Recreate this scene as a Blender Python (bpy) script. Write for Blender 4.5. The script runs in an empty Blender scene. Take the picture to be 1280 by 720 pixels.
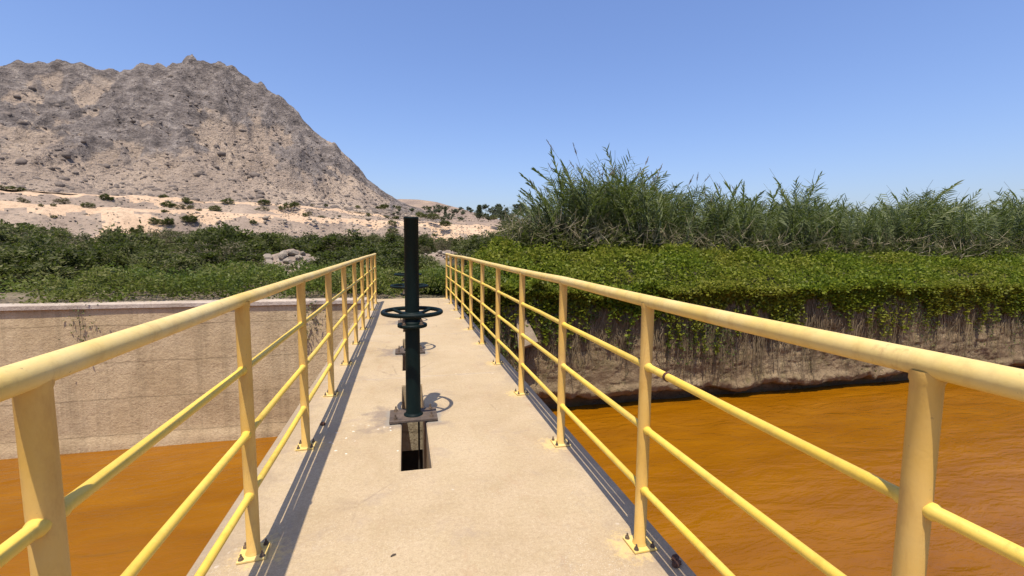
import bpy, bmesh, math, random
import numpy as np
from mathutils import Vector, Matrix

scene = bpy.context.scene
COL = scene.collection
R = math.radians

# ------------------------------------------------------------------ camera
EYE = Vector((0, 0, 1.5))
F_PX, YAW, PITCH, ROLL = 560.0, 0.2350, 0.0952, 0.0088
r0 = Vector((math.cos(YAW), -math.sin(YAW), 0))
fh = Vector((math.sin(YAW), math.cos(YAW), 0))
fwd = fh * math.cos(PITCH) + Vector((0, 0, -math.sin(PITCH)))
up0 = fh * math.sin(PITCH) + Vector((0, 0, math.cos(PITCH)))
cr = r0 * math.cos(ROLL) + up0 * math.sin(ROLL)
cu = -r0 * math.sin(ROLL) + up0 * math.cos(ROLL)
cam_d = bpy.data.cameras.new('camera')
cam = bpy.data.objects.new('camera', cam_d)
COL.objects.link(cam)
m3 = Matrix((cr, cu, -fwd)).transposed()
cam.matrix_world = Matrix.Translation(EYE) @ m3.to_4x4()
cam_d.sensor_fit = 'HORIZONTAL'
cam_d.sensor_width = 36
cam_d.lens = F_PX / 1280 * 36
cam_d.clip_start = 0.05
cam_d.clip_end = 9000
scene.camera = cam

# ------------------------------------------------------------------ light
SUN_A, SUN_B = 0.125, 0.33            # shadow shift per metre of height: right, forward
SUN_DIR = Vector((-SUN_A, -SUN_B, 1)).normalized()
world = bpy.data.worlds.new('World')
scene.world = world
world.use_nodes = True
wn = world.node_tree
wn.nodes.clear()
wo = wn.nodes.new('ShaderNodeOutputWorld')
bg = wn.nodes.new('ShaderNodeBackground')
sky = wn.nodes.new('ShaderNodeTexSky')
sky.sky_type = 'NISHITA'
sky.sun_disc = False
sky.sun_elevation = math.asin(SUN_DIR.z)
sky.sun_rotation = math.atan2(SUN_DIR.x, SUN_DIR.y)
sky.altitude = 0
sky.air_density = 1.3
sky.dust_density = 1.5
sky.ozone_density = 6.0
bg.inputs[1].default_value = 0.15
wb = wn.nodes.new('ShaderNodeMix')           # camera white balance of the whole sky
wb.data_type = 'RGBA'
wb.blend_type = 'MULTIPLY'
wb.inputs[0].default_value = 1.0
wb.inputs[7].default_value = (0.85, 0.83, 1.0, 1.0)
wn.links.new(sky.outputs[0], wb.inputs[6])
wn.links.new(wb.outputs[2], bg.inputs[0])
wn.links.new(bg.outputs[0], wo.inputs[0])
sun_d = bpy.data.lights.new('sun', 'SUN')
sun_d.energy = 5.0
sun_d.angle = R(0.53)
sun_d.color = (1.0, 0.91, 0.78)
sun = bpy.data.objects.new('sun', sun_d)
COL.objects.link(sun)
sun.rotation_euler = (-SUN_DIR).to_track_quat('-Z', 'Y').to_euler()
sun.location = (-8, -20, 60)

vs = scene.view_settings
vs.view_transform = 'Standard'
vs.look = 'None'
vs.exposure = 0.29
vs.gamma = 1.0
vs.use_curve_mapping = False
scene.render.engine = 'CYCLES'

# ------------------------------------------------------------------ helpers
rnd = random.Random(7)
rng = np.random.default_rng(11)


def hash2(ix, iy, seed):
    n = (ix.astype(np.int64) * 374761393 + iy.astype(np.int64) * 668265263 + seed * 1442695041) & 0x7fffffff
    n = ((n ^ (n >> 13)) * 1274126177) & 0x7fffffff
    n = (n ^ (n >> 16)) & 0xffffff
    return n / float(0xffffff)


def vnoise(x, y, seed=0):
    x = np.asarray(x, float); y = np.asarray(y, float)
    ix = np.floor(x); iy = np.floor(y)
    fx = x - ix; fy = y - iy
    fx = fx * fx * (3 - 2 * fx); fy = fy * fy * (3 - 2 * fy)
    a = hash2(ix, iy, seed); b = hash2(ix + 1, iy, seed)
    c = hash2(ix, iy + 1, seed); d = hash2(ix + 1, iy + 1, seed)
    return (a * (1 - fx) + b * fx) * (1 - fy) + (c * (1 - fx) + d * fx) * fy


def fbm(x, y, seed=0, oct=5, gain=0.5):
    s = 0; a = 1; t = 0
    for i in range(oct):
        s = s + a * vnoise(x * 2 ** i + 17.3 * i, y * 2 ** i - 9.1 * i, seed + i)
        t += a; a *= gain
    return s / t                       # 0..1


def ridged(x, y, seed=0, oct=5, gain=0.5):
    s = 0; a = 1; t = 0
    for i in range(oct):
        n = 1 - np.abs(2 * vnoise(x * 2 ** i + 5.7 * i, y * 2 ** i + 3.3 * i, seed + i) - 1)
        s = s + a * n; t += a; a *= gain
    return s / t


def smooth(t):
    t = np.clip(t, 0, 1)
    return t * t * (3 - 2 * t)


def tag(o, label=None, cat=None, group=None, kind=None):
    if label: o['label'] = label
    if cat: o['category'] = cat
    if group: o['group'] = group
    if kind: o['kind'] = kind
    return o


def link(name, data, parent=None, loc=(0, 0, 0), rot=(0, 0, 0), scale=(1, 1, 1)):
    o = bpy.data.objects.new(name, data)
    COL.objects.link(o)
    o.location = loc
    o.rotation_euler = rot
    o.scale = scale
    if parent: o.parent = parent
    return o


def empty(name, loc=(0, 0, 0), rz=0.0, scale=1.0):
    o = link(name, None, None, loc, (0, 0, rz), (scale,) * 3)
    o.empty_display_size = 0.1
    return o


def np_mesh(name, V, faces, mat, smooth_=False):
    """V (n,3) array, faces: (m,3|4) int array"""
    me = bpy.data.meshes.new(name)
    V = np.ascontiguousarray(V, dtype=np.float32)
    Fa = np.ascontiguousarray(faces, dtype=np.int32)
    k = Fa.shape[1]
    me.vertices.add(len(V)); me.vertices.foreach_set('co', V.ravel())
    me.loops.add(Fa.size); me.loops.foreach_set('vertex_index', Fa.ravel())
    me.polygons.add(len(Fa))
    me.polygons.foreach_set('loop_start', np.arange(0, Fa.size, k, dtype=np.int32))
    me.polygons.foreach_set('loop_total', np.full(len(Fa), k, dtype=np.int32))
    if smooth_:
        me.polygons.foreach_set('use_smooth', np.ones(len(Fa), dtype=bool))
    me.update(calc_edges=True)
    me.validate()
    if mat: me.materials.append(mat)
    return me


def grid_faces(nu, nv, flip=False):
    i, j = np.meshgrid(np.arange(nu - 1), np.arange(nv - 1), indexing='ij')
    a = i * nv + j
    f = np.stack([a, a + nv, a + nv + 1, a + 1], -1).reshape(-1, 4)
    return f[:, ::-1] if flip else f


class MB:
    def __init__(self):
        self.v = []; self.f = []; self.s = []

    def add(self, vs_, fs, sm=False):
        o = len(self.v)
        self.v += [tuple(p) for p in vs_]
        self.f += [tuple(i + o for i in f) for f in fs]
        self.s += [sm] * len(fs)

    def box(self, x0, x1, y0, y1, z0, z1):
        self.add([(x0, y0, z0), (x1, y0, z0), (x1, y1, z0), (x0, y1, z0), (x0, y0, z1), (x1, y0, z1), (x1, y1, z1), (x0, y1, z1)],
                 [(3, 2, 1, 0), (4, 5, 6, 7), (0, 1, 5, 4), (1, 2, 6, 5), (2, 3, 7, 6), (3, 0, 4, 7)])

    def tube(self, pts, rad, n=10, caps=True, closed=False):
        pts = [Vector(p) for p in pts]
        rads = rad if isinstance(rad, (list, tuple)) else [rad] * len(pts)
        vs_ = []; m = len(pts)
        prev = None
        for i, p in enumerate(pts):
            if closed: d = pts[(i + 1) % m] - pts[i - 1]
            else: d = pts[min(i + 1, m - 1)] - pts[max(i - 1, 0)]
            d.normalize()
            if prev is None:
                a = Vector((0, 0, 1)) if abs(d.z) < 0.9 else Vector((1, 0, 0))
                u = d.cross(a).normalized()
            else:
                u = (prev - d * prev.dot(d)).normalized()
            prev = u
            w = d.cross(u)
            for k in range(n):
                t = 2 * math.pi * k / n
                vs_.append(p + (u * math.cos(t) + w * math.sin(t)) * rads[i])
        fs = []
        for i in range(m if closed else m - 1):
            b = (i + 1) % m
            for k in range(n):
                k2 = (k + 1) % n
                fs.append((i * n + k, i * n + k2, b * n + k2, b * n + k))
        self.add(vs_, fs, True)
        if caps and not closed:
            self.add(vs_[:n], [tuple(range(n))[::-1]])
            self.add(vs_[-n:], [tuple(range(n))])

    def lathe(self, prof, n=24, c=(0, 0, 0)):
        vs_ = []
        for r, z in prof:
            for k in range(n):
                t = 2 * math.pi * k / n
                vs_.append((c[0] + r * math.cos(t), c[1] + r * math.sin(t), c[2] + z))
        fs = []
        for i in range(len(prof) - 1):
            for k in range(n):
                k2 = (k + 1) % n
                fs.append((i * n + k, i * n + k2, (i + 1) * n + k2, (i + 1) * n + k))
        self.add(vs_, fs, True)
        self.add(vs_[:n], [tuple(range(n))[::-1]])
        self.add(vs_[-n:], [tuple(range(n))])

    def mesh(self, name, mat, bevel=0.0):
        me = bpy.data.meshes.new(name)
        me.from_pydata(self.v, [], self.f)
        me.polygons.foreach_set('use_smooth', self.s)
        if mat: me.materials.append(mat)
        if bevel:
            bm = bmesh.new(); bm.from_mesh(me)
            bmesh.ops.remove_doubles(bm, verts=bm.verts, dist=1e-5)
            es = [e for e in bm.edges if len(e.link_faces) == 2 and e.calc_face_angle(0) > 0.6]
            bmesh.ops.bevel(bm, geom=es, offset=bevel, segments=2, affect='EDGES', profile=0.6)
            bm.to_mesh(me); bm.free()
        me.update()
        return me


# ------------------------------------------------------------------ materials
class NT:
    def __init__(self, name):
        self.m = bpy.data.materials.new(name)
        self.m.use_nodes = True
        self.t = self.m.node_tree
        self.t.nodes.clear()
        self.out = self.t.nodes.new('ShaderNodeOutputMaterial')

    def n(self, typ, ins=None, **kw):
        nd = self.t.nodes.new('ShaderNode' + typ)
        for k, v in kw.items(): setattr(nd, k, v)
        for k, v in (ins or {}).items(): self.set(nd.inputs[k], v)
        return nd

    def set(self, sock, v):
        if hasattr(v, 'is_output') or isinstance(v, bpy.types.NodeSocket): self.t.links.new(v, sock)
        else:
            if isinstance(v, tuple) and len(v) == 3 and sock.type == 'RGBA': v = v + (1,)
            sock.default_value = v

    def coord(self, scale=(1, 1, 1), which='Object', rot=(0, 0, 0)):
        tc = self.n('TexCoord')
        mp = self.n('Mapping', {0: tc.outputs[which], 'Scale': scale, 'Rotation': rot})
        return mp.outputs[0]

    def geo(self, scale=(1, 1, 1)):
        g = self.n('NewGeometry')
        return self.n('Mapping', {0: g.outputs['Position'], 'Scale': scale}).outputs[0]

    def noise(self, vec, scale, detail=4, rough=0.55, dist=0.0):
        return self.n('TexNoise', {'Vector': vec, 'Scale': scale, 'Detail': detail, 'Roughness': rough, 'Distortion': dist}).outputs[0]

    def voro(self, vec, scale, feature='F1', out='Distance', rnd_=1.0):
        return self.n('TexVoronoi', {'Vector': vec, 'Scale': scale, 'Randomness': rnd_}, feature=feature).outputs[out]

    def ramp(self, fac, *stops, interp='LINEAR'):
        nd = self.n('ValToRGB', {0: fac})
        cr_ = nd.color_ramp
        cr_.interpolation = interp
        while len(cr_.elements) < len(stops): cr_.elements.new(0.5)
        for e, (p, c) in zip(cr_.elements, stops):
            e.position = p
            e.color = (c, c, c, 1) if isinstance(c, (int, float)) else tuple(c) + (1,)
        return nd.outputs[0]

    def mix(self, fac, a, b, typ='MIX'):
        nd = self.n('Mix', data_type='RGBA', blend_type=typ)
        self.set(nd.inputs[0], fac); self.set(nd.inputs[6], a); self.set(nd.inputs[7], b)
        return nd.outputs[2]

    def math(self, op, a, b=0.0, c=None, clamp=False):
        nd = self.n('Math', operation=op, use_clamp=clamp)
        self.set(nd.inputs[0], a); self.set(nd.inputs[1], b)
        if c is not None: self.set(nd.inputs[2], c)
        return nd.outputs[0]

    def bump(self, h, strength=0.4, dist=0.02, normal=None):
        ins = {'Height': h, 'Strength': strength, 'Distance': dist}
        if normal is not None: ins['Normal'] = normal
        return self.n('Bump', ins).outputs[0]

    def bsdf(self, col, rough=0.8, metal=0.0, normal=None, spec=0.5, coat=0.0):
        b = self.n('BsdfPrincipled', {'Base Color': col, 'Roughness': rough, 'Metallic': metal, 'Specular IOR Level': spec, 'Coat Weight': coat})
        if normal is not None: self.set(b.inputs['Normal'], normal)
        return b.outputs[0]

    def done(self, sh):
        self.t.links.new(sh, self.out.inputs[0])
        return self.m


def leaf_mat(name, cols, trans=0.3, rough=0.55, patch=None, pscale=0.4, dead=None):
    t = NT(name)
    isl = t.n('NewGeometry').outputs['Random Per Island']
    n = len(cols)
    c = t.ramp(isl, *[(i / (n - 1), col) for i, col in enumerate(cols)])
    if patch:
        f = t.ramp(t.noise(t.geo(), pscale, 3), (0.42, 0.0), (0.62, 1.0))
        c = t.mix(f, c, t.mix(0.65, c, patch))
    if dead:
        f = t.ramp(t.noise(t.geo(), 1.3, 5, 0.7), (0.58, 0.0), (0.68, 0.8))
        c = t.mix(f, c, dead)
    b = t.bsdf(c, rough, spec=0.2)
    tr = t.n('BsdfTranslucent', {0: t.mix(0.5, c, (0.30, 0.42, 0.05), 'MIX')}).outputs[0]
    return t.done(t.n('MixShader', {0: trans, 1: b, 2: tr}).outputs[0])


PED_X = 0.055
PED_Y = [3.87, 6.31, 8.75]


def m_deck():
    t = NT('deck_concrete')
    P = t.geo()
    big = t.noise(P, 0.9, 5, 0.6)
    mid = t.noise(P, 5, 6, 0.65)
    fine = t.noise(P, 120, 4, 0.7)
    c = t.ramp(big, (0.30, (0.335, 0.247, 0.135)), (0.52, (0.405, 0.310, 0.178)), (0.72, (0.46, 0.362, 0.222)))
    c = t.mix(t.ramp(mid, (0.35, 0.0), (0.75, 0.55)), c, (0.47, 0.36, 0.23))
    sand = t.noise(P, 42, 5, 0.75)
    c = t.mix(t.ramp(sand, (0.30, 0.55), (0.50, 0.0)), c, (0.26, 0.19, 0.105))
    c = t.mix(t.ramp(sand, (0.54, 0.0), (0.72, 0.5)), c, (0.54, 0.445, 0.29))
    crk = t.voro(t.n('Mapping', {0: P, 'Scale': (1.0, 0.55, 1)}).outputs[0], 1.1, 'DISTANCE_TO_EDGE')
    ck = t.ramp(t.math('ADD', crk, t.math('MULTIPLY', t.noise(P, 9, 4), 0.03)), (0.016, 1.0), (0.022, 0.0))
    ckm = t.ramp(t.noise(P, 0.7, 2), (0.50, 0.0), (0.60, 0.5))
    c = t.mix(t.math('MULTIPLY', ck, ckm), c, (0.16, 0.115, 0.075))
    c = t.mix(t.ramp(fine, (0.33, 0.55), (0.5, 0.0)), c, (0.27, 0.19, 0.115))
    c = t.mix(t.ramp(fine, (0.56, 0.0), (0.72, 0.5)), c, (0.58, 0.47, 0.33))
    # exposed sand grains in worn patches
    worn = t.ramp(t.noise(P, 1.7, 4, 0.6), (0.50, 0.0), (0.68, 1.0))
    gr = t.ramp(t.voro(P, 90), (0.10, 1.0), (0.30, 0.0))
    c = t.mix(t.math('MULTIPLY', t.math('MULTIPLY', gr, worn), 0.55), c, (0.68, 0.62, 0.52))
    # dark specks
    sp = t.ramp(t.voro(P, 7.5), (0.018, 1.0), (0.035, 0.0))
    spm = t.ramp(t.noise(P, 2.3, 2), (0.5, 0.0), (0.62, 1.0))
    c = t.mix(t.math('MULTIPLY', sp, spm), c, (0.12, 0.09, 0.07))
    # grey-brown dirt blotches
    bl = t.ramp(t.noise(P, 2.6, 5, 0.7, 0.6), (0.55, 0.0), (0.74, 0.55))
    c = t.mix(bl, c, (0.27, 0.21, 0.16))
    sx = t.n('SeparateXYZ', {0: P})
    x, y = sx.outputs[0], sx.outputs[1]
    wob = t.math('MULTIPLY', t.math('SUBTRACT', t.noise(P, 7, 4, 0.65), 0.5), 0.55)
    for py in PED_Y:
        dx = t.math('ABSOLUTE', t.math('SUBTRACT', x, PED_X - 0.06))
        dy = t.math('ABSOLUTE', t.math('SUBTRACT', y, py + 0.02))
        q = t.math('ADD', t.math('MAXIMUM', t.math('SUBTRACT', dx, 0.22), t.math('SUBTRACT', dy, 0.14)), wob)
        c = t.mix(t.ramp(q, (0.0, 0.75), (0.14, 0.0)), c, (0.20, 0.155, 0.12))
        # pale rim of grout around the plate
        q2 = t.math('ADD', t.math('MAXIMUM', t.math('SUBTRACT', t.math('ABSOLUTE', t.math('SUBTRACT', x, PED_X)), 0.20), t.math('SUBTRACT', dy, 0.14)), t.math('MULTIPLY', wob, 0.18))
        c = t.mix(t.ramp(q2, (0.012, 0.7), (0.05, 0.0)), c, (0.25, 0.235, 0.20))
    # construction joints and rusty runs
    for jy in (5.09, 7.53, 9.97, 1.6, -0.9):
        jd = t.math('ABSOLUTE', t.math('ADD', t.math('SUBTRACT', y, jy), t.math('MULTIPLY', t.math('SUBTRACT', t.noise(P, 6, 4, 0.7), 0.5), 0.05)))
        c = t.mix(t.math('MULTIPLY', t.ramp(jd, (0.003, 1.0), (0.007, 0.0)), t.ramp(t.noise(P, 3.0, 3), (0.30, 0.0), (0.45, 0.8))), c, (0.17, 0.125, 0.085))
        c = t.mix(t.math('MULTIPLY', t.ramp(jd, (0.006, 0.0), (0.012, 0.5), (0.03, 0.0)), t.ramp(t.noise(P, 3.0, 3), (0.35, 0.0), (0.5, 0.9))), c, (0.60, 0.50, 0.37))
    ex = t.math('MINIMUM', t.math('SUBTRACT', x, -0.985), t.math('SUBTRACT', 1.287, x))
    grime = t.ramp(t.math('ADD', ex, t.math('MULTIPLY', t.math('SUBTRACT', t.noise(P, 4, 6, 0.75), 0.5), 0.7)), (0.0, 0.6), (0.22, 0.0))
    c = t.mix(grime, c, (0.25, 0.19, 0.13))
    rs = t.ramp(t.noise(t.geo((1, 0.35, 1)), 5, 5, 0.75, 0.4), (0.58, 0.0), (0.72, 0.5))
    c = t.mix(rs, c, (0.33, 0.205, 0.11))
    # whitish splashes left of the first slot
    v = t.voro(t.n('Mapping', {0: P, 'Scale': (1.0, 0.9, 1)}).outputs[0], 13)
    spl = t.ramp(t.math('ADD', v, t.math('MULTIPLY', t.noise(P, 45, 3), 0.35)), (0.27, 1.0), (0.31, 0.0))
    d1 = t.n('VectorMath', {0: P, 1: (-0.26, 3.45, 0)}, operation='DISTANCE').outputs['Value']
    reg = t.ramp(t.math('ADD', d1, t.math('MULTIPLY', t.noise(P, 5, 2), 0.35)), (0.40, 1.0), (0.62, 0.0))
    c = t.mix(t.math('MULTIPLY', t.math('MULTIPLY', spl, reg), 0.75), c, (0.80, 0.74, 0.64))
    reg2 = t.ramp(t.noise(P, 1.1, 2), (0.56, 0.0), (0.64, 0.6))
    c = t.mix(t.math('MULTIPLY', t.math('MULTIPLY', spl, reg2), 0.6), c, (0.72, 0.64, 0.52))
    # yellow paint dribbles beside the post plates
    for px, sg, y0 in ((1.09, 1, 1.9185), (-0.69, -1, 3.4544 - 1.1862 * 3)):
        ym = t.math('PINGPONG', t.math('SUBTRACT', y, y0 - 1.1862 * 6), 0.5931)
        dd = t.math('SQRT', t.math('ADD', t.math('POWER', t.math('SUBTRACT', x, px), 2), t.math('POWER', ym, 2)))
        q = t.math('ADD', dd, t.math('MULTIPLY', t.math('SUBTRACT', t.noise(P, 26, 4, 0.7), 0.5), 0.36))
        c = t.mix(t.ramp(q, (0.05, 0.55), (0.13, 0.0)), c, (0.66, 0.47, 0.17))
    h = t.math('ADD', t.math('MULTIPLY', fine, 0.5), t.math('MULTIPLY', mid, 1.2))
    nrm = t.bump(h, 0.35, 0.006)
    return t.done(t.bsdf(c, 0.92, normal=nrm, spec=0.25))


def m_concrete(name, c0, c1, c2, streak=0.5, sc=1.0, wet=0.0):
    t = NT(name)
    P = t.geo()
    c = t.ramp(t.noise(P, 0.7 * sc, 6, 0.65), (0.3, c0), (0.5, c1), (0.72, c2))
    st = t.noise(t.geo((2.2 * sc, 2.2 * sc, 0.12)), 1.6, 5, 0.7)
    c = t.mix(t.ramp(st, (0.5, 0.0), (0.72, streak)), c, tuple(q * 0.35 for q in c0))
    fine = t.noise(P, 22, 5, 0.7)
    c = t.mix(t.ramp(fine, (0.3, 0.4), (0.55, 0.0)), c, tuple(q * 0.5 for q in c0))
    lift = t.n('SeparateXYZ', {0: t.geo()}).outputs[2]
    jl = t.math('ABSOLUTE', t.math('SUBTRACT', t.math('FRACT', t.math('ADD', t.math('MULTIPLY', lift, 1.1), t.math('MULTIPLY', t.noise(P, 1.5, 3), 0.12))), 0.5))
    c = t.mix(t.ramp(jl, (0.0, 0.55), (0.025, 0.0)), c, tuple(q * 0.4 for q in c0))
    nrm = t.bump(t.math('ADD', fine, t.math('MULTIPLY', t.noise(P, 5, 5), 1.5)), 0.5, 0.03)
    if wet:
        zz = t.math('ADD', lift, t.math('MULTIPLY', t.math('SUBTRACT', t.noise(P, 2.5, 5, 0.7), 0.5), 0.5))
        c = t.mix(t.ramp(t.math('ADD', zz, 4.0), (0.45, 0.8), (0.85, 0.0)), c, (0.085, 0.056, 0.030))
        lich = t.ramp(t.noise(P, 2.2, 6, 0.75, 0.6), (0.50, 0.0), (0.62, 0.7))
        c = t.mix(t.math('MULTIPLY', lich, wet), c, (0.12, 0.115, 0.035))
        crk = t.ramp(t.math('ADD', t.voro(t.geo((1.0, 1.0, 2.0)), 2.1, 'DISTANCE_TO_EDGE'), t.math('MULTIPLY', t.noise(P, 14, 4), 0.10)), (0.05, 1.0), (0.085, 0.0))
        c = t.mix(t.math('MULTIPLY', crk, t.ramp(t.noise(P, 0.9, 2), (0.45, 0.0), (0.6, 0.75))), c, (0.05, 0.035, 0.022))
        nrm = t.bump(t.noise(P, 11, 6, 0.8), 0.9, 0.06, nrm)
    return t.done(t.bsdf(c, 0.93, normal=nrm, spec=0.2))


def m_paint(name, base, faded, fade=0.45, rough=0.42, rust=0.6):
    t = NT(name)
    P = t.geo()
    n1 = t.noise(P, 3.5, 5, 0.65)
    c = t.mix(t.ramp(n1, (0.35, 0.0), (0.70, fade)), base, faded)
    n2 = t.noise(t.geo((1, 1, 0.35)), 16, 5, 0.7)
    c = t.mix(t.ramp(n2, (0.50, 0.0), (0.72, 0.5)), c, (base[0] * 0.68, base[1] * 0.60, base[2] * 0.75))
    ru = t.ramp(t.noise(P, 28, 5, 0.75), (0.69 - 0.05 * rust, 0.0), (0.73 - 0.05 * rust, 1.0))
    run = t.ramp(t.noise(t.geo((1, 1, 0.12)), 30, 4, 0.7), (0.60, 0.0), (0.72, 0.45))
    c = t.mix(t.math('MULTIPLY', run, t.ramp(n1, (0.42, 0.0), (0.56, 1.0))), c, (base[0] * 0.55, base[1] * 0.42, base[2] * 0.6))
    c = t.mix(t.math('MULTIPLY', ru, rust), c, (0.11, 0.05, 0.025))
    nrm = t.bump(t.math('ADD', t.noise(P, 90, 3), t.math('MULTIPLY', n2, 1.0)), 0.12, 0.004)
    r = t.ramp(n1, (0.3, rough), (0.7, min(1, rough + 0.2)))
    return t.done(t.bsdf(c, r, normal=nrm, spec=0.45))


def m_green():
    t = NT('green_paint')
    P = t.geo()
    n1 = t.noise(t.geo((1, 1, 0.25)), 9, 5, 0.7)
    c = t.ramp(n1, (0.3, (0.0013, 0.0052, 0.0047)), (0.55, (0.0022, 0.0085, 0.0075)), (0.8, (0.006, 0.016, 0.014)))
    ch = t.ramp(t.noise(P, 34, 4, 0.75), (0.68, 0.0), (0.72, 0.8))
    c = t.mix(ch, c, (0.05, 0.042, 0.034))
    nrm = t.bump(t.noise(P, 60, 4), 0.15, 0.004)
    return t.done(t.bsdf(c, t.ramp(n1, (0.3, 0.45), (0.7, 0.65)), normal=nrm, spec=0.16))


def m_rust(name, c0, c1, rough=0.85, sc=1.0):
    t = NT(name)
    P = t.geo()
    n1 = t.noise(P, 14 * sc, 6, 0.7)
    c = t.ramp(n1, (0.3, c0), (0.7, c1))
    nrm = t.bump(t.noise(P, 70 * sc, 5, 0.7), 0.5, 0.006)
    return t.done(t.bsdf(c, rough, normal=nrm, spec=0.3))


def m_water():
    t = NT('muddy_water')
    P = t.geo()
    flow = t.noise(t.geo((0.35, 1.0, 1)), 1.1, 4, 0.55, 0.4)
    c = t.ramp(flow, (0.3, (0.178, 0.064, 0.001)), (0.55, (0.213, 0.080, 0.0014)), (0.75, (0.25, 0.098, 0.002)))
    w1 = t.noise(t.geo((0.55, 1.5, 1)), 1.1, 3, 0.5, 1.2)
    w2 = t.noise(t.geo((0.9, 2.4, 1)), 3.0, 3, 0.55, 1.0)
    w3 = t.noise(P, 26, 2, 0.5)
    h = t.math('ADD', t.math('MULTIPLY', w1, 1.0), t.math('ADD', t.math('MULTIPLY', w2, 0.30), t.math('MULTIPLY', w3, 0.012)))
    nrm = t.bump(h, 0.36, 0.20)
    return t.done(t.bsdf(c, 0.2, normal=nrm, spec=0.22))


def m_mountain():
    t = NT('mountain_rock')
    P = t.geo()
    g = t.n('NewGeometry')
    sl = t.n('SeparateXYZ', {0: g.outputs['Normal']}).outputs[2]
    z = t.n('SeparateXYZ', {0: P}).outputs[2]
    n1 = t.noise(P, 0.022, 6, 0.65, 0.5)
    n2 = t.noise(P, 0.12, 6, 0.7)
    n3 = t.noise(P, 0.55, 5, 0.7)
    crag = t.ramp(n2, (0.32, (0.095, 0.082, 0.074)), (0.5, (0.235, 0.20, 0.175)), (0.68, (0.40, 0.345, 0.295)))
    talus = t.ramp(n1, (0.30, (0.30, 0.235, 0.18)), (0.48, (0.42, 0.33, 0.25)), (0.66, (0.58, 0.455, 0.33)))
    k = t.math('ADD', t.math('MULTIPLY', z, 0.0105), t.math('MULTIPLY', t.math('SUBTRACT', n1, 0.5), 2.2))
    k = t.math('ADD', k, t.math('MULTIPLY', t.math('SUBTRACT', 0.82, sl), 1.2))
    oc = t.n('Attribute', attribute_name='outcrop').outputs['Fac']
    k = t.math('ADD', t.math('MULTIPLY', k, 0.45), t.math('MULTIPLY', oc, 0.75))
    c = t.mix(t.ramp(k, (0.55, 0.0), (0.82, 1.0)), talus, crag)
    bould = t.ramp(t.math('ADD', t.voro(P, 0.28), t.math('MULTIPLY', n3, 0.35)), (0.30, 1.0), (0.46, 0.0))
    c = t.mix(t.math('MULTIPLY', bould, 0.6), c, (0.10, 0.083, 0.072))
    c = t.mix(t.ramp(n3, (0.28, 0.7), (0.46, 0.0)), c, (0.075, 0.062, 0.055))
    c = t.mix(t.ramp(n3, (0.58, 0.0), (0.72, 0.45)), c, (0.40, 0.33, 0.26))
    hgt = t.math('ADD', t.math('MULTIPLY', n2, 5.0), t.math('MULTIPLY', n3, 2.4))
    nrm = t.bump(hgt, 0.9, 1.6)
    return t.done(t.bsdf(c, 0.95, normal=nrm, spec=0.1))


def m_sand(name, lo, mid_, hi, rocks=0.6, rs=0.5):
    t = NT(name)
    P = t.geo()
    n1 = t.noise(P, 0.05, 6, 0.65)
    n2 = t.noise(P, 0.6, 5, 0.7)
    c = t.ramp(n1, (0.3, lo), (0.5, mid_), (0.7, hi))
    c = t.mix(t.ramp(n2, (0.32, 0.55), (0.5, 0.0)), c, tuple(q * 0.45 for q in lo))
    slope = t.n('SeparateXYZ', {0: t.n('NewGeometry').outputs['Normal']}).outputs[2]
    rk = t.ramp(t.math('ADD', t.voro(P, rs), t.math('MULTIPLY', n2, 0.3)), (0.32, 1.0), (0.48, 0.0))
    f = t.math('MULTIPLY', t.math('MULTIPLY', rk, t.ramp(slope, (0.90, 1.0), (0.985, 0.12))), rocks)
    c = t.mix(f, c, (0.19, 0.155, 0.125))
    nrm = t.bump(t.math('ADD', t.math('MULTIPLY', n2, 1.5), n1), 0.7, 0.6)
    return t.done(t.bsdf(c, 0.95, normal=nrm, spec=0.1))


def m_ground():
    t = NT('dry_ground')
    P = t.geo()
    c = t.ramp(t.noise(P, 0.25, 6, 0.65), (0.3, (0.10, 0.075, 0.05)), (0.5, (0.19, 0.15, 0.10)), (0.72, (0.32, 0.26, 0.19)))
    c = t.mix(t.ramp(t.noise(P, 0.05, 4), (0.45, 0.0), (0.6, 0.7)), c, (0.075, 0.085, 0.03))
    nrm = t.bump(t.noise(P, 3, 6, 0.7), 0.6, 0.1)
    return t.done(t.bsdf(c, 0.95, normal=nrm, spec=0.1))


def m_rock(name, c0, c1):
    t = NT(name)
    P = t.geo()
    n = t.noise(P, 2.2, 6, 0.7)
    oi = t.n('ObjectInfo').outputs['Random']
    c = t.mix(t.ramp(n, (0.3, 0.0), (0.7, 1.0)), c0, c1)
    c = t.mix(t.math('MULTIPLY', oi, 0.4), c, tuple(q * 0.6 for q in c0))
    return t.done(t.bsdf(c, 0.92, normal=t.bump(t.noise(P, 9, 5, 0.7), 0.6, 0.05), spec=0.2))


def m_plain(name, c0, c1, sc=20, rough=0.9):
    t = NT(name)
    n = t.noise(t.geo(), sc, 4, 0.65)
    return t.done(t.bsdf(t.ramp(n, (0.3, c0), (0.7, c1)), rough, spec=0.2))


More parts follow.
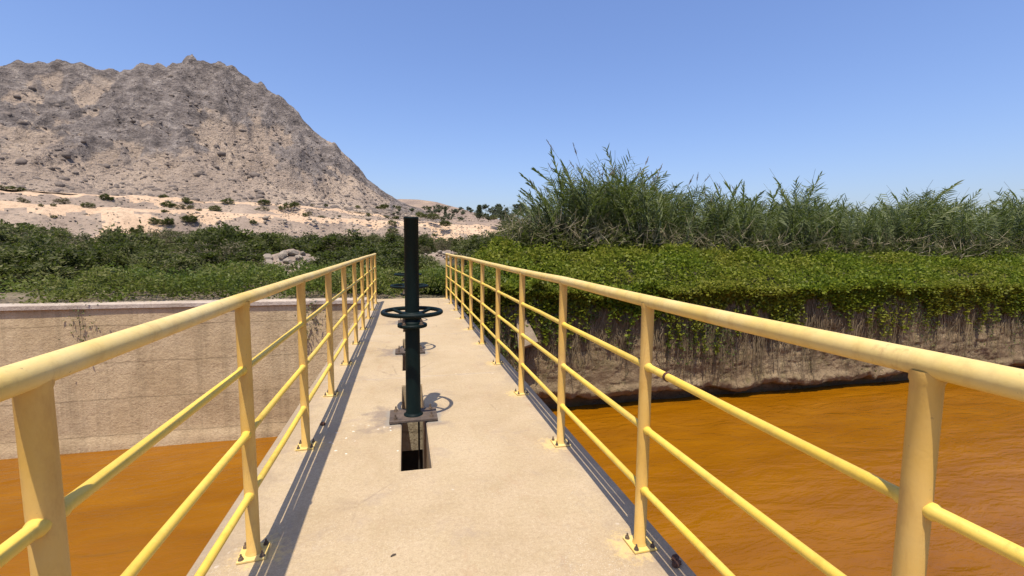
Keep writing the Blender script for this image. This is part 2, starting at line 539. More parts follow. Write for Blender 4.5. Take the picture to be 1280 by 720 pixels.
M = dict(
    deck=m_deck(),
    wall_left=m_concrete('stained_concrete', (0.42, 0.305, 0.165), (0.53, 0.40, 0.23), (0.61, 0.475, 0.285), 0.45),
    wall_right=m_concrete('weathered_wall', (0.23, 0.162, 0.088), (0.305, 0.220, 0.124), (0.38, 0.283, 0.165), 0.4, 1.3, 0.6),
    pier=m_concrete('pier_concrete', (0.24, 0.20, 0.14), (0.33, 0.28, 0.19), (0.42, 0.36, 0.25), 0.6),
    coping=m_concrete('pale_coping', (0.36, 0.29, 0.22), (0.45, 0.37, 0.29), (0.54, 0.46, 0.37), 0.15, 2),
    slab=m_concrete('slab_concrete', (0.20, 0.15, 0.095), (0.27, 0.205, 0.135), (0.33, 0.26, 0.175), 0.4, 2),
    post=m_paint('ochre_post_paint', (0.60, 0.36, 0.075), (0.62, 0.42, 0.15), 0.6, 0.5, 0.5),
    top=m_paint('faded_top_rail_paint', (0.66, 0.46, 0.115), (0.68, 0.54, 0.25), 0.8, 0.45, 0.5),
    mid=m_paint('yellow_rail_paint', (0.70, 0.47, 0.055), (0.72, 0.54, 0.14), 0.5, 0.36, 0.35),
    green=m_green(),
    plate=m_rust('plate_steel', (0.055, 0.042, 0.034), (0.13, 0.095, 0.07)),
    rust=m_rust('rust', (0.035, 0.018, 0.012), (0.14, 0.06, 0.03)),
    bolt=m_rust('bolt_steel', (0.05, 0.035, 0.025), (0.16, 0.11, 0.07), 0.7),
    gate=m_rust('gate_steel_and_void', (0.02, 0.02, 0.018), (0.06, 0.05, 0.04), 0.7, 0.3),  # also the dark colour of the slot void and slab opening
    water=m_water(),
    mountain=m_mountain(),
    farhill=m_sand('far_hill_rock', (0.19, 0.145, 0.115), (0.25, 0.19, 0.145), (0.36, 0.265, 0.18), 0.4, 0.12),
    sand=m_sand('terrace_sand', (0.20, 0.155, 0.12), (0.29, 0.225, 0.17), (0.38, 0.295, 0.215), 0.85, 0.45),
    roadsand=m_sand('road_sand', (0.43, 0.305, 0.195), (0.50, 0.355, 0.23), (0.56, 0.41, 0.27), 0.12, 0.6),
    ground=m_ground(),
    soil=m_plain('vine_soil', (0.035, 0.03, 0.018), (0.07, 0.06, 0.035), 3),
    rock=m_rock('pale_rock', (0.22, 0.18, 0.135), (0.36, 0.305, 0.235)),
    mrock=m_rock('mountain_boulder', (0.10, 0.082, 0.07), (0.22, 0.18, 0.145)),
    vine=leaf_mat('vine_leaf', [(0.052, 0.078, 0.005), (0.096, 0.130, 0.007), (0.140, 0.175, 0.009), (0.200, 0.222, 0.013)], 0.32, 0.55, (0.19, 0.175, 0.02), 0.45, (0.11, 0.105, 0.03)),
    low=leaf_mat('low_plant_leaf', [(0.038, 0.060, 0.008), (0.075, 0.105, 0.014), (0.13, 0.155, 0.026)], 0.3, 0.5, (0.17, 0.155, 0.05), 0.7),
    reed=leaf_mat('reed_leaf', [(0.048, 0.064, 0.022), (0.090, 0.112, 0.038), (0.160, 0.178, 0.070)], 0.2, 0.55),
    dryreed=leaf_mat('dry_reed_leaf', [(0.16, 0.125, 0.07), (0.24, 0.20, 0.12), (0.32, 0.27, 0.18)], 0.2, 0.7),
    stalk=m_plain('reed_stalk', (0.10, 0.115, 0.045), (0.20, 0.19, 0.09), 6, 0.6),
    plume=m_plain('reed_plume', (0.17, 0.14, 0.10), (0.26, 0.21, 0.15), 12),
    shrub_dark=leaf_mat('dark_shrub_leaf', [(0.028, 0.033, 0.009), (0.050, 0.056, 0.015), (0.085, 0.088, 0.027)], 0.2, 0.6),
    shrub_olive=leaf_mat('olive_shrub_leaf', [(0.055, 0.060, 0.020), (0.095, 0.098, 0.034), (0.150, 0.145, 0.058)], 0.2, 0.65),
    shrub_brown=leaf_mat('dry_shrub_leaf', [(0.070, 0.058, 0.034), (0.115, 0.095, 0.055), (0.16, 0.135, 0.080)], 0.15, 0.7),
    shrub_green=leaf_mat('green_shrub_leaf', [(0.040, 0.075, 0.012), (0.075, 0.115, 0.020), (0.120, 0.155, 0.035)], 0.28, 0.55),
    tree=leaf_mat('far_tree_leaf', [(0.065, 0.078, 0.050), (0.09, 0.104, 0.066), (0.12, 0.132, 0.085)], 0.15, 0.7),  # distance haze put into the leaf colour as a lighter grey green
    bark=m_plain('bark', (0.06, 0.045, 0.032), (0.13, 0.10, 0.075), 8),
    root=leaf_mat('dry_root', [(0.11, 0.082, 0.045), (0.17, 0.128, 0.072), (0.23, 0.178, 0.108)], 0.05, 0.8),
)

WATER_Z = -3.6
WALL_Y = 12.6
NEAR_Y = -4.6

# ------------------------------------------------------------------ ground, water
S = 3500.0
mb = MB()
xs = np.concatenate([[-S, -400], np.linspace(-90, 110, 101), [500, S]])
ys = np.concatenate([[WALL_Y + 0.45], np.linspace(13.6, 120, 80), [200, 600, 1500, S]])


def ground_z(x, y):
    z = -0.06 + 0.35 * (fbm(x * 0.12, y * 0.12, 3, 4) - 0.5) * smooth((y - 13.5) / 4)
    far = smooth((np.hypot(x, y) - 110) / 200)
    return z - far * 0.3


X, Y = np.meshgrid(xs, ys, indexing='ij')
V = np.stack([X, Y, ground_z(X, Y)], -1).reshape(-1, 3)
link('ground', np_mesh('ground', V, grid_faces(len(xs), len(ys)), M['ground'], True))['kind'] = 'structure'
mb = MB()
mb.add([(-S, -S, -0.03), (S, -S, -0.03), (S, NEAR_Y - 0.4, -0.03), (-S, NEAR_Y - 0.4, -0.03)], [(0, 1, 2, 3)])
link('near_bank_ground', mb.mesh('near_bank_ground', M['ground']))['kind'] = 'structure'
mb = MB()
mb.add([(-400, NEAR_Y - 0.3, WATER_Z), (400, NEAR_Y - 0.3, WATER_Z), (400, WALL_Y + 0.9, WATER_Z), (-400, WALL_Y + 0.9, WATER_Z)], [(0, 1, 2, 3)])
link('canal_water', mb.mesh('canal_water', M['water']))['kind'] = 'structure'

# ------------------------------------------------------------------ hills
AZ_L, AZ_R = -80.0, 22.0


def interp(a, pts):
    xp = [q[0] for q in pts]; fp = [q[1] for q in pts]
    return np.interp(a, xp, fp)


RIDGE_R = 430.0
SIL = [(-80, 7), (-60, 9.0), (-48, 11.5), (-40, 12.2), (-33, 14.2), (-27, 15.3), (-22, 17.2), (-18.5, 17.6), (-15, 16.0), (-11.67, 13.78), (-10.79, 12.97), (-9.74, 12.23), (-8.65, 11.73),
       (-7.88, 11.6), (-7.04, 10.56), (-6.01, 9.74), (-5.27, 8.89), (-4.26, 7.48), (-2.9, 6.61), (-1.61, 5.7), (-0.48, 5.0), (2, 4.2), (5, 3.0), (8, 2.0), (22, 1.0)]
Z1 = [(-80, 15), (-12, 14.6), (0.9, 12.9), (8.3, 11.8), (12.4, 10.9), (22, 9)]       # lower road
Z2 = [(-80, 24), (-12, 22.0), (-4, 19.5), (0.9, 15.5), (5, 13.0), (12, 11.5), (22, 9.5)]   # upper road

naz, nr = 760, 240
az = np.linspace(AZ_L, 16, naz)
tt = np.linspace(0, 1, nr)
rr = 275 + tt * 330
A, Rr = np.meshgrid(az, rr, indexing='ij')
sil_z = 1.5 + RIDGE_R * np.tan(np.radians(interp(A, SIL)))
toe_z = interp(A, Z2)
tq = np.clip((Rr - 292) / (RIDGE_R - 292), 0, 1)
prof = 0.60 * tq + 0.40 * tq ** 2.3
Xm = Rr * np.sin(np.radians(A)); Ym = Rr * np.cos(np.radians(A))
gul = ridged(Xm * 0.020 + 3, Ym * 0.011, 21, 6, 0.55)
crg = ridged(Xm * 0.055, Ym * 0.05, 40, 5, 0.6)
rise = np.maximum(sil_z - toe_z, 0)
sc_ = rise / 85.0
Zm = toe_z + rise * prof + sc_ * (44 * (gul - 0.62) * smooth(tq * 2.2) * (1 - 0.55 * tq) + 17 * (crg - 0.6) * smooth(tq * 1.6) * (1 - 0.62 * tq))
Zm += 3.2 * (ridged(Xm * 0.13, Ym * 0.13, 77, 4) - 0.6) * smooth(tq * 8) * (1 + 1.2 * tq - 1.5 * tq ** 4)
back = np.clip((Rr - RIDGE_R) / 175, 0, 1)
Zm = np.where(Rr > RIDGE_R, Zm * (1 - 0.75 * back ** 1.2) - 12 * back, Zm)
Zm = np.where(Rr < 290, toe_z - 0.5, Zm)
V = np.stack([Xm, Ym, Zm], -1).reshape(-1, 3)
mme = np_mesh('mountain', V, grid_faces(naz, nr, True), M['mountain'], True)
at_ = mme.attributes.new('outcrop', 'FLOAT', 'POINT')
outc = smooth((0.6 * gul + 0.4 * crg + 0.35 * (fbm(Xm * 0.03, Ym * 0.03, 99, 4) - 0.5) - 0.56) / 0.14) * (0.25 + 0.75 * smooth((tq - 0.12) / 0.5))
at_.data.foreach_set('value', outc.ravel().astype(np.float32))
link('mountain', mme)['kind'] = 'structure'


def mountain_z(a, r):
    i = np.clip((a - az[0]) / (az[1] - az[0]), 0, naz - 1).astype(int)
    j = np.clip((r - 275) / (330 / (nr - 1)), 0, nr - 1).astype(int)
    return Zm[i, j]


# terraces with sandy roads below the mountain
na, nt = 420, 90
az2 = np.linspace(AZ_L, 30, na)
rr2 = np.concatenate([np.linspace(196, 300, nt - 6), np.linspace(310, 460, 6)])
A2, R2 = np.meshgrid(az2, rr2, indexing='ij')
jit = 7 * (fbm(A2 * 0.4, R2 * 0.0, 5, 3) - 0.5)
z1 = interp(A2, Z1); z2 = interp(A2, Z2)
Rj = R2 + jit
Zt = -1.0 + (z1 + 1.0) * smooth((Rj - 202) / 36) + (z2 - z1) * smooth((Rj - 252) / 26)
X2 = R2 * np.sin(np.radians(A2)); Y2 = R2 * np.cos(np.radians(A2))
rough = smooth((Rj - 203) / 6) * (1 - smooth((Rj - 234) / 5)) + smooth((Rj - 252) / 4) * (1 - smooth((Rj - 276) / 5))
Zt += rough * (3.4 * (ridged(X2 * 0.07, Y2 * 0.07, 9, 4) - 0.6)) + 0.3 * (fbm(X2 * 0.3, Y2 * 0.3, 8, 3) - 0.5)
V = np.stack([X2, Y2, Zt], -1).reshape(-1, 3)
tme = np_mesh('sandy_terrace', V, grid_faces(na, len(rr2), True), M['sand'], True)
tme.materials.append(M['roadsand'])
edge_n = 9 * (fbm(A2 * 0.9, R2 * 0.05, 13, 4) - 0.5)
sm = ((Rj + edge_n > interp(A2, [(-80, 229), (-12, 228), (2, 226), (8, 219), (30, 217)])) & (Rj < 250)) | ((Rj + edge_n > 270) & (Rj < 300))
sm |= (fbm(X2 * 0.05, Y2 * 0.05, 14, 4) > 0.66)
tme.polygons.foreach_set('material_index', sm[:-1, :-1].ravel().astype(np.int32))
link('sandy_terrace', tme)['kind'] = 'structure'


def terrace_z(a, r):
    i = int(np.clip(round((a - az2[0]) / (az2[1] - az2[0])), 0, na - 1))
    j = int(np.argmin(np.abs(rr2 - r)))
    return float(Zt[i, j])


# farther hill
SIL2 = [(-12, 4.8), (-4, 5.2), (-0.48, 5.5), (1.72, 5.5), (4.02, 5.3), (6.34, 4.65), (9.24, 3.9), (11, 3.4), (14, 2.7), (20, 2.0), (40, 1.6)]
na, nt = 220, 70
a3 = np.linspace(-10, 40, na); r3 = np.linspace(420, 900, nt)
A3, R3 = np.meshgrid(a3, r3, indexing='ij')
rz = 1.5 + 680 * np.tan(np.radians(interp(A3, SIL2)))
t3 = np.clip((R3 - 430) / 250, 0, 1)
X3 = R3 * np.sin(np.radians(A3)); Y3 = R3 * np.cos(np.radians(A3))
Z3 = 8 + (rz - 8) * (0.8 * t3 + 0.2 * t3 ** 2) + 9 * (ridged(X3 * 0.012, Y3 * 0.008, 61, 5) - 0.62) * smooth(t3 * 3) * (1 - 0.6 * t3)
Z3 = np.where(R3 > 680, Z3 * (1 - 0.8 * np.clip((R3 - 680) / 220, 0, 1)), Z3)
V = np.stack([X3, Y3, Z3], -1).reshape(-1, 3)
link('far_hill', np_mesh('far_hill', V, grid_faces(na, nt, True), M['farhill'], True))['kind'] = 'structure'


# ------------------------------------------------------------------ rocks
def rock_mesh(name, seed, mat, sub=2):
    bm = bmesh.new()
    bmesh.ops.create_icosphere(bm, subdivisions=sub, radius=1)
    rr_ = random.Random(seed)
    cuts = []
    for _ in range(9):
        d = Vector((rr_.gauss(0, 1), rr_.gauss(0, 1), rr_.gauss(0, 1))).normalized()
        cuts.append((d, rr_.uniform(0.55, 0.85)))
    sx_, sy_, sz_ = rr_.uniform(0.8, 1.3), rr_.uniform(0.7, 1.1), rr_.uniform(0.5, 0.85)
    for v in bm.verts:
        p = v.co.copy()
        for d, k in cuts:
            e = p.dot(d)
            if e > k: p -= d * (e - k)
        v.co = Vector((p.x * sx_, p.y * sy_, p.z * sz_))
    me = bpy.data.meshes.new(name)
    bm.to_mesh(me); bm.free()
    me.materials.append(mat)
    return me


# boulders strewn on the mountain (uncountable)
base = [rock_mesh('tmp', 100 + i, None, 1) for i in range(4)] if False else None
bm = bmesh.new(); bmesh.ops.create_icosphere(bm, subdivisions=1, radius=1)
iv = np.array([v.co[:] for v in bm.verts]); itri = np.array([[v.index for v in f.verts] for f in bm.faces]); bm.free()
N = 5200
ba = rng.uniform(-60, 4, N); br = 292 + 125 * rng.random(N) ** 1.5
bz = mountain_z(ba, br)
bs = 0.45 * np.exp(rng.normal(0, 0.55, N)) + 0.15
ctr = np.stack([br * np.sin(np.radians(ba)), br * np.cos(np.radians(ba)), bz], -1)
dfm = 1 + rng.uniform(-0.35, 0.35, (N, len(iv), 1))
V = ctr[:, None, :] + iv[None] * dfm * bs[:, None, None] * np.array([1.3, 1.1, 0.95])
Fs = (itri[None] + (np.arange(N) * len(iv))[:, None, None]).reshape(-1, 3)
tag(link('scree_boulders', np_mesh('scree_boulders', V.reshape(-1, 3), Fs, M['mrock'])), 'brown boulders scattered over the lower mountain slope', 'boulders', None, 'stuff')
# rubble on the terrace banks
N = 3800
ba = rng.uniform(-60, 13, N); lo = rng.random(N) < 0.6
br = np.where(lo, rng.uniform(203, 229, N), rng.uniform(253, 270, N))
bz = np.array([terrace_z(a, r) for a, r in zip(ba, br)])
bs = 0.17 * np.exp(rng.normal(0, 0.5, N)) + 0.08
ctr = np.stack([br * np.sin(np.radians(ba)), br * np.cos(np.radians(ba)), bz], -1)
dfm = 1 + rng.uniform(-0.3, 0.3, (N, len(iv), 1))
V = ctr[:, None, :] + iv[None] * dfm * bs[:, None, None] * np.array([1.3, 1.1, 0.9])
Fs = (itri[None] + (np.arange(N) * len(iv))[:, None, None]).reshape(-1, 3)
tag(link('terrace_rubble', np_mesh('terrace_rubble', V.reshape(-1, 3), Fs, M['rock'])), 'pale rubble covering the banks of the sandy terrace', 'rubble', None, 'stuff')

# ------------------------------------------------------------------ canal walls
def canal_wall_left():
    root = empty('canal_wall', (-30, WALL_Y, 0))
    xs_ = np.linspace(-120, -1.02, 240); zs = np.linspace(-4.4, -0.10, 40)
    Xw, Zw = np.meshgrid(xs_, zs, indexing='ij')
    Yw = WALL_Y + 0.05 * (fbm(Xw * 0.6, Zw * 0.8, 15, 5) - 0.5) - 0.05 * smooth((-3.2 - Zw) / 0.3)
    front = np.stack([Xw + 30, Yw - WALL_Y, Zw], -1).reshape(-1, 3)
    me = np_mesh('wall_face', front, grid_faces(240, 40), M['wall_left'], True)
    link('wall_face', me, root)
    b = MB(); b.box(-90, 28.98, 0.10, 0.5, -4.4, -0.10)
    link('wall_core', b.mesh('wall_core', M['wall_left']), root)
    b = MB(); b.box(-90, 28.98, -0.06, 0.52, -0.098, 0.01)
    link('coping', b.mesh('coping', M['coping'], 0.012), root)
    tag(root, 'rose brown concrete canal wall with pale coping, left of the footbridge end', 'wall')


canal_wall_left()


def wall_right_y(X_, Z_):
    y = WALL_Y + 0.22 * (fbm(X_ * 0.5, Z_ * 0.9, 31, 5) - 0.5) + 0.13 * (ridged(X_ * 1.5, Z_ * 2.6, 33, 6, 0.6) - 0.6)
    edge = -3.2 + 0.6 * (fbm(X_ * 0.9, X_ * 0, 35, 6, 0.65) - 0.5) + 0.05 * np.sin(X_ * 0.35)
    y = y + 0.42 * smooth((edge - Z_) / 0.14)
    y = y - 0.10 * np.exp(-((Z_ - edge - 0.18) / 0.14) ** 2) * fbm(X_ * 2.5, Z_ * 2, 37, 3) * 1.6
    return y


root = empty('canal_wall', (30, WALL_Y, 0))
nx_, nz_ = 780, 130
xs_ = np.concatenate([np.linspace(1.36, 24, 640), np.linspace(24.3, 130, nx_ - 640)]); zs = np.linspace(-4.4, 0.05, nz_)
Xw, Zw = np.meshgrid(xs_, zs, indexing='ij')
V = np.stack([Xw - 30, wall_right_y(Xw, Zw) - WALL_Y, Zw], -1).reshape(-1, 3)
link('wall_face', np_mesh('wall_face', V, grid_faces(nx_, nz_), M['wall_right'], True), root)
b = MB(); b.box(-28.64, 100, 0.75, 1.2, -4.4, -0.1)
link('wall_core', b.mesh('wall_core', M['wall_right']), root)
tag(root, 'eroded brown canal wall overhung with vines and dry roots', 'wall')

b = MB(); b.box(-120, 120, NEAR_Y - 0.42, NEAR_Y, -4.4, 0.0)
tag(link('near_canal_wall', b.mesh('near_canal_wall', M['wall_left'])), 'plain concrete canal wall on the bank where the footbridge starts', 'wall')

# broken concrete spout sticking out of the right wall
root = empty('drain_spout', (3.35, WALL_Y - 0.05, -1.05))
b = MB()
b.add([(-0.20, 0.10, 0.62), (0.02, 0.10, 0.66), (0.36, -0.42, -0.20), (-0.26, -0.50, -0.36),
       (-0.20, 0.16, 0.54), (0.02, 0.16, 0.58), (0.35, -0.34, -0.29), (-0.25, -0.42, -0.45)],
      [(0, 3, 2, 1), (4, 5, 6, 7), (0, 1, 5, 4), (1, 2, 6, 5), (2, 3, 7, 6), (3, 0, 4, 7)])
link('slab', b.mesh('slab', M['slab'], 0.02), root)
b = MB()
b.add([(-0.22, 0.12, -0.30), (-0.20, -0.30, -0.42), (0.06, -0.32, -0.36), (0.22, 0.12, -0.24), (-0.14, 0.10, -0.72), (0.02, -0.12, -0.78), (0.12, 0.10, -0.62)],
      [(0, 1, 5, 4), (1, 2, 5), (2, 3, 6, 5), (0, 3, 2, 1), (4, 5, 6)])
link('dark_opening', b.mesh('dark_opening', M['gate']), root)  # dark solid standing in for the shaded opening under the slab
b = MB(); b.tube([(0.04, -0.2, -0.35), (0.06, -0.24, -0.6), (0.03, -0.2, -0.85), (0.05, -0.16, -1.0)], [0.02, 0.018, 0.014, 0.008], 6)
link('hanging_root', b.mesh('hanging_root', M['bark']), root)
tag(root, 'broken tilted concrete drain slab jutting from the vine-covered canal wall', 'slab')

# ------------------------------------------------------------------ footbridge
X0, X1 = -0.985, 1.287
SX0, SX1 = -0.046, 0.158
SLOT_H = 0.93
DECK_Y0, DECK_Y1 = -5.0, 12.72
TH = 0.26
bridge = empty('footbridge', (0.15, 4, 0))
yb = [DECK_Y0]
for py in PED_Y: yb += [py - SLOT_H, py + SLOT_H]
yb.append(DECK_Y1)
xb = [X0, SX0, SX1, X1]
bm = bmesh.new()
gv = [[bm.verts.new((x, y, 0)) for y in yb] for x in xb]
for i in range(3):
    for j in range(len(yb) - 1):
        if i == 1 and j % 2 == 1: continue
        bm.faces.new((gv[i][j], gv[i + 1][j], gv[i + 1][j + 1], gv[i][j + 1]))
ret = bmesh.ops.extrude_face_region(bm, geom=bm.faces[:])
for g in ret['geom']:
    if isinstance(g, bmesh.types.BMVert): g.co.z -= TH
bmesh.ops.recalc_face_normals(bm, faces=bm.faces)
es = [e for e in bm.edges if len(e.link_faces) == 2 and e.calc_face_angle(0) > 0.7]
bmesh.ops.bevel(bm, geom=es, offset=0.007, segments=2, affect='EDGES')
me = bpy.data.meshes.new('deck_slab'); bm.to_mesh(me); bm.free()
me.materials.append(M['deck'])
o = link('deck_slab', me, bridge); o.matrix_parent_inverse = Matrix.Translation((-0.15, -4, 0))
for k in range(-1, 5):
    yc = PED_Y[0] - 1.22 + 2.44 * k
    if yc > 12: continue
    b = MB(); b.box(-0.139, 0.249, yc - 0.05, yc + 0.05, -4.4, -TH - 0.002)  # added dark wall, blackens the void seen through the slots
    o = link('dark_infill', b.mesh('dark_infill', M['gate']), bridge); o.matrix_parent_inverse = Matrix.Translation((-0.15, -4, 0))
    for xa, xc in ((-0.93, -0.14), (0.25, 1.23)):
        b = MB(); b.box(xa, xc, yc - 0.285, yc + 0.285, -4.4, -TH - 0.001)
        o = link('pier', b.mesh('pier', M['pier'], 0.015), bridge); o.matrix_parent_inverse = Matrix.Translation((-0.15, -4, 0))
for py in PED_Y:
    b = MB(); b.box(SX1 + 0.004, 0.248, py - SLOT_H + 0.01, py + SLOT_H - 0.03, -1.5, -TH - 0.001)
    o = link('slot_beam', b.mesh('slot_beam', M['pier']), bridge); o.matrix_parent_inverse = Matrix.Translation((-0.15, -4, 0))
    b = MB(); b.box(-0.138, 0.248, py + SLOT_H - 0.02, py + SLOT_H + 0.02, -0.72, -TH - 0.001)
    o = link('slot_beam', b.mesh('slot_beam', M['pier']), bridge); o.matrix_parent_inverse = Matrix.Translation((-0.15, -4, 0))
b = MB(); b.box(-1.01, 1.35, WALL_Y - 0.02, WALL_Y + 1.0, -4.4, -TH - 0.002)
o = link('abutment', b.mesh('abutment', M['pier']), bridge); o.matrix_parent_inverse = Matrix.Translation((-0.15, -4, 0))
tag(bridge, 'beige concrete footbridge deck with three narrow gate slots, crossing the canal', 'footbridge')

# gate leaves hanging under the slots
gl = MB(); gl.box(-0.03, 0.03, -0.915, 0.915, -3.9, -1.7)
gl_me = gl.mesh('leaf', M['gate'])
gr_ = MB()
for zz in (-3.4, -2.8, -2.2): gr_.box(-0.06, -0.031, -0.9, 0.9, zz - 0.05, zz + 0.05)
gr_me = gr_.mesh('stiffener', M['gate'])
gs = MB(); gs.tube([(0, 0, -1.7), (0, 0, 0.0)], 0.008, 8)
gs_me = gs.mesh('lifting_rod', M['gate'])
WHERE = ['farthest from the weedy bank', 'in the middle of three', 'closest to the weedy bank']
GP = ['farthest from the weedy bank', 'in the middle', 'closest to the weedy bank']
for i, py in enumerate(PED_Y):
    g = empty('sluice_gate', (PED_X, py, 0))
    link('leaf', gl_me, g); link('stiffener', gr_me, g); link('lifting_rod', gs_me, g, (0.045, 0.0, 0))
    tag(g, 'dark steel sluice gate below the deck slot ' + GP[i], 'gate', 'sluice gates under the footbridge')


# ------------------------------------------------------------------ gate pedestals
def ring_pts(r, z, n=48):
    return [(r * math.cos(2 * math.pi * k / n), r * math.sin(2 * math.pi * k / n), z) for k in range(n)]


b = MB(); b.box(-0.2, 0.2, -0.138, 0.138, 0.010, 0.030)
pl_me = b.mesh('base_plate', M['plate'], 0.003)
b = MB(); b.box(-0.03, 0.03, -0.125, 0.125, 0.0, 0.010)
shim_me = b.mesh('grout_pad', M['pier'])
b = MB()
b.lathe([(0.020, 0.0), (0.020, 0.004), (0.0185, 0.004)], 14)
b.lathe([(0.015, 0.004), (0.015, 0.018), (0.012, 0.021)], 6)
b.lathe([(0.0075, 0.018), (0.0075, 0.042), (0.006, 0.045)], 10)
bolt_me = b.mesh('bolt', M['bolt'])
b = MB()
b.lathe([(0.082, 0.030), (0.082, 0.036), (0.066, 0.046), (0.063, 0.055), (0.062, 0.80)], 32)
col_me = b.mesh('column', M['green'])
b = MB(); b.lathe([(0.118, 0.800), (0.124, 0.804), (0.124, 0.824), (0.118, 0.828)], 36)
fl_me = b.mesh('flange', M['green'])
b = MB(); b.lathe([(0.080, 0.8281), (0.080, 0.846), (0.066, 0.850), (0.064, 0.885), (0.085, 0.892), (0.085, 0.925), (0.066, 0.930)], 32)
hub_me = b.mesh('hub', M['green'])
b = MB(); b.tube(ring_pts(0.242, 0.928, 56), 0.0185, 12, closed=True)
wh_me = b.mesh('handwheel', M['green'])
b = MB()
b.tube([(0.080, 0, 0.908), (0.13, 0, 0.908), (0.20, 0, 0.922), (0.236, 0, 0.928)], [0.017, 0.015, 0.013, 0.014], 10)
spk_me = b.mesh('spoke', M['green'])
b = MB(); b.lathe([(0.060, 0.9302), (0.060, 1.708), (0.062, 1.710), (0.062, 1.722), (0.058, 1.727)], 32)
st_me = b.mesh('stem_cover', M['green'])
for i, py in enumerate(PED_Y):
    g = empty('gate_pedestal', (PED_X, py, 0.0), (0.0, 0.35, -0.2)[i])
    rz_ = -g.rotation_euler.z
    g.rotation_euler.z = 0
    for me_, nm in ((pl_me, 'base_plate'), (col_me, 'column'), (hub_me, 'hub'), (st_me, 'stem_cover')):
        link(nm, me_, g)
    for sx_ in (-1, 1): link('grout_pad', shim_me, g, (0.155 * sx_, 0, 0))
    fl = link('flange', fl_me, g)
    for k in range(4):
        a = R(45 + 90 * k)
        link('bolt', bolt_me, fl, (0.103 * math.cos(a), 0.103 * math.sin(a), 0.828))
    for sx_ in (-1, 1):
        for sy_ in (-1, 1):
            link('bolt', bolt_me, g, (0.150 * sx_, 0.095 * sy_, 0.030))
    wh = link('handwheel', wh_me, g, (0, 0, 0), (0, 0, rz_))
    for k in range(4):
        link('spoke', spk_me, wh, (0, 0, 0), (0, 0, R(45 + 90 * k)))
    tag(g, 'dark green gate pedestal with handwheel and tall pipe, ' + WHERE[i], 'pedestal', 'gate pedestals along the footbridge')

# ------------------------------------------------------------------ railings
SP = 1.1862
RAIL_H = 1.241
MID_H = [0.305, 0.61, 0.92]
b = MB(); b.tube([(0, 0, 0.012), (0, 0, 0.018), (0, 0, 0.025), (0, 0, 0.5), (0, 0, 1.0), (0, 0, RAIL_H - 0.04), (0, 0, RAIL_H - 0.032), (0, 0, RAIL_H - 0.01)], [0.037, 0.035, 0.0295, 0.0295, 0.0295, 0.0295, 0.0325, 0.0325], 20, caps=False)
post_me = b.mesh('post', M['post'])
b = MB(); b.box(-0.062, 0.062, -0.062, 0.062, 0.002, 0.012)
bp_me = b.mesh('base_plate', M['top'], 0.002)
b = MB()
b.lathe([(0.0125, 0.0), (0.0125, 0.003), (0.011, 0.003)], 12)
b.lathe([(0.010, 0.003), (0.010, 0.012), (0.008, 0.014)], 6)
b.lathe([(0.0048, 0.012), (0.0048, 0.026), (0.004, 0.028)], 8)
pb_me = b.mesh('bolt', M['bolt'])


def railing(name_x, y_first, n, label, seed):
    rr_ = random.Random(seed)
    g = empty('railing', (name_x, y_first, 0))
    for k in range(n):
        p = link('post', post_me, g, (0, k * SP, 0), (rr_.uniform(-.004, .004), rr_.uniform(-.004, .004), rr_.uniform(0, 6)))
        pz = p.rotation_euler.z
        tw = rr_.uniform(-0.12, 0.12) - pz
        link('base_plate', bp_me, p, (0, 0, 0), (0, 0, tw))
        for sx_ in (-1, 1):
            for sy_ in (-1, 1):
                q = Matrix.Rotation(tw, 3, 'Z') @ Vector((0.045 * sx_, 0.045 * sy_, 0.012))
                link('bolt', pb_me, p, q)
    # top rail: gently wavering welded pipe
    pts = []
    L = (n - 1) * SP
    wob = [(rr_.uniform(-.006, .006), rr_.uniform(-.005, .007)) for _ in range(n)]
    for k in range(n):
        pts.append((wob[k][0], k * SP, RAIL_H + wob[k][1]))
        if k < n - 1:
            pts.append(((wob[k][0] + wob[k + 1][0]) / 2 + rr_.uniform(-.003, .003), (k + .5) * SP, RAIL_H + (wob[k][1] + wob[k + 1][1]) / 2 - 0.002))
    pts[0] = (pts[0][0], -0.03, pts[0][2]); pts[-1] = (pts[-1][0], L + 0.03, pts[-1][2])
    b_ = MB(); b_.tube(pts, 0.030, 20)
    link('top_rail', b_.mesh('top_rail', M['top']), g)
    mids = []
    for h in MID_H:
        pts = []
        rad = []
        for k in range(n * 2 - 1):
            c_ = (rr_.uniform(-.003, .003), k * SP / 2, h + rr_.uniform(-.004, .004))
            if k % 2:
                pts.append(c_); rad.append(0.0168)
            else:                                   # weld beads on both sides of the post
                for dy_, r_ in ((-.044, .0168), (-.036, .0210), (-.028, .0205), (.028, .0205), (.036, .0210), (.044, .0168)):
                    pts.append((c_[0], c_[1] + dy_, c_[2])); rad.append(r_ + (rr_.uniform(-.001, .001) if r_ > .017 else 0))
        b_ = MB(); b_.tube(pts, rad, 14)
        mids.append(link('mid_rail', b_.mesh('mid_rail', M['mid']), g))
    tag(g, label, 'railing', 'yellow railings of the footbridge')
    return g, mids


N_R = 15
YR0 = 1.9185 - SP * 5
gR, midsR = railing(1.134, YR0, N_R, 'yellow pipe railing above the orange water facing the vine-hung wall', 3)
YL0 = 3.4544 - SP * 6
gL, midsL = railing(-0.730, YL0, 14, 'yellow pipe railing on the footbridge side towards the bare mountain', 4)
b = MB(); b.lathe([(0.0175, -0.009), (0.0215, -0.006), (0.0215, 0.006), (0.0175, 0.009)], 16)
o = link('rust_ring', b.mesh('rust_ring', M['rust']), midsR[2], (0, 1.74 - YR0, 0.92), (R(90), 0, 0))


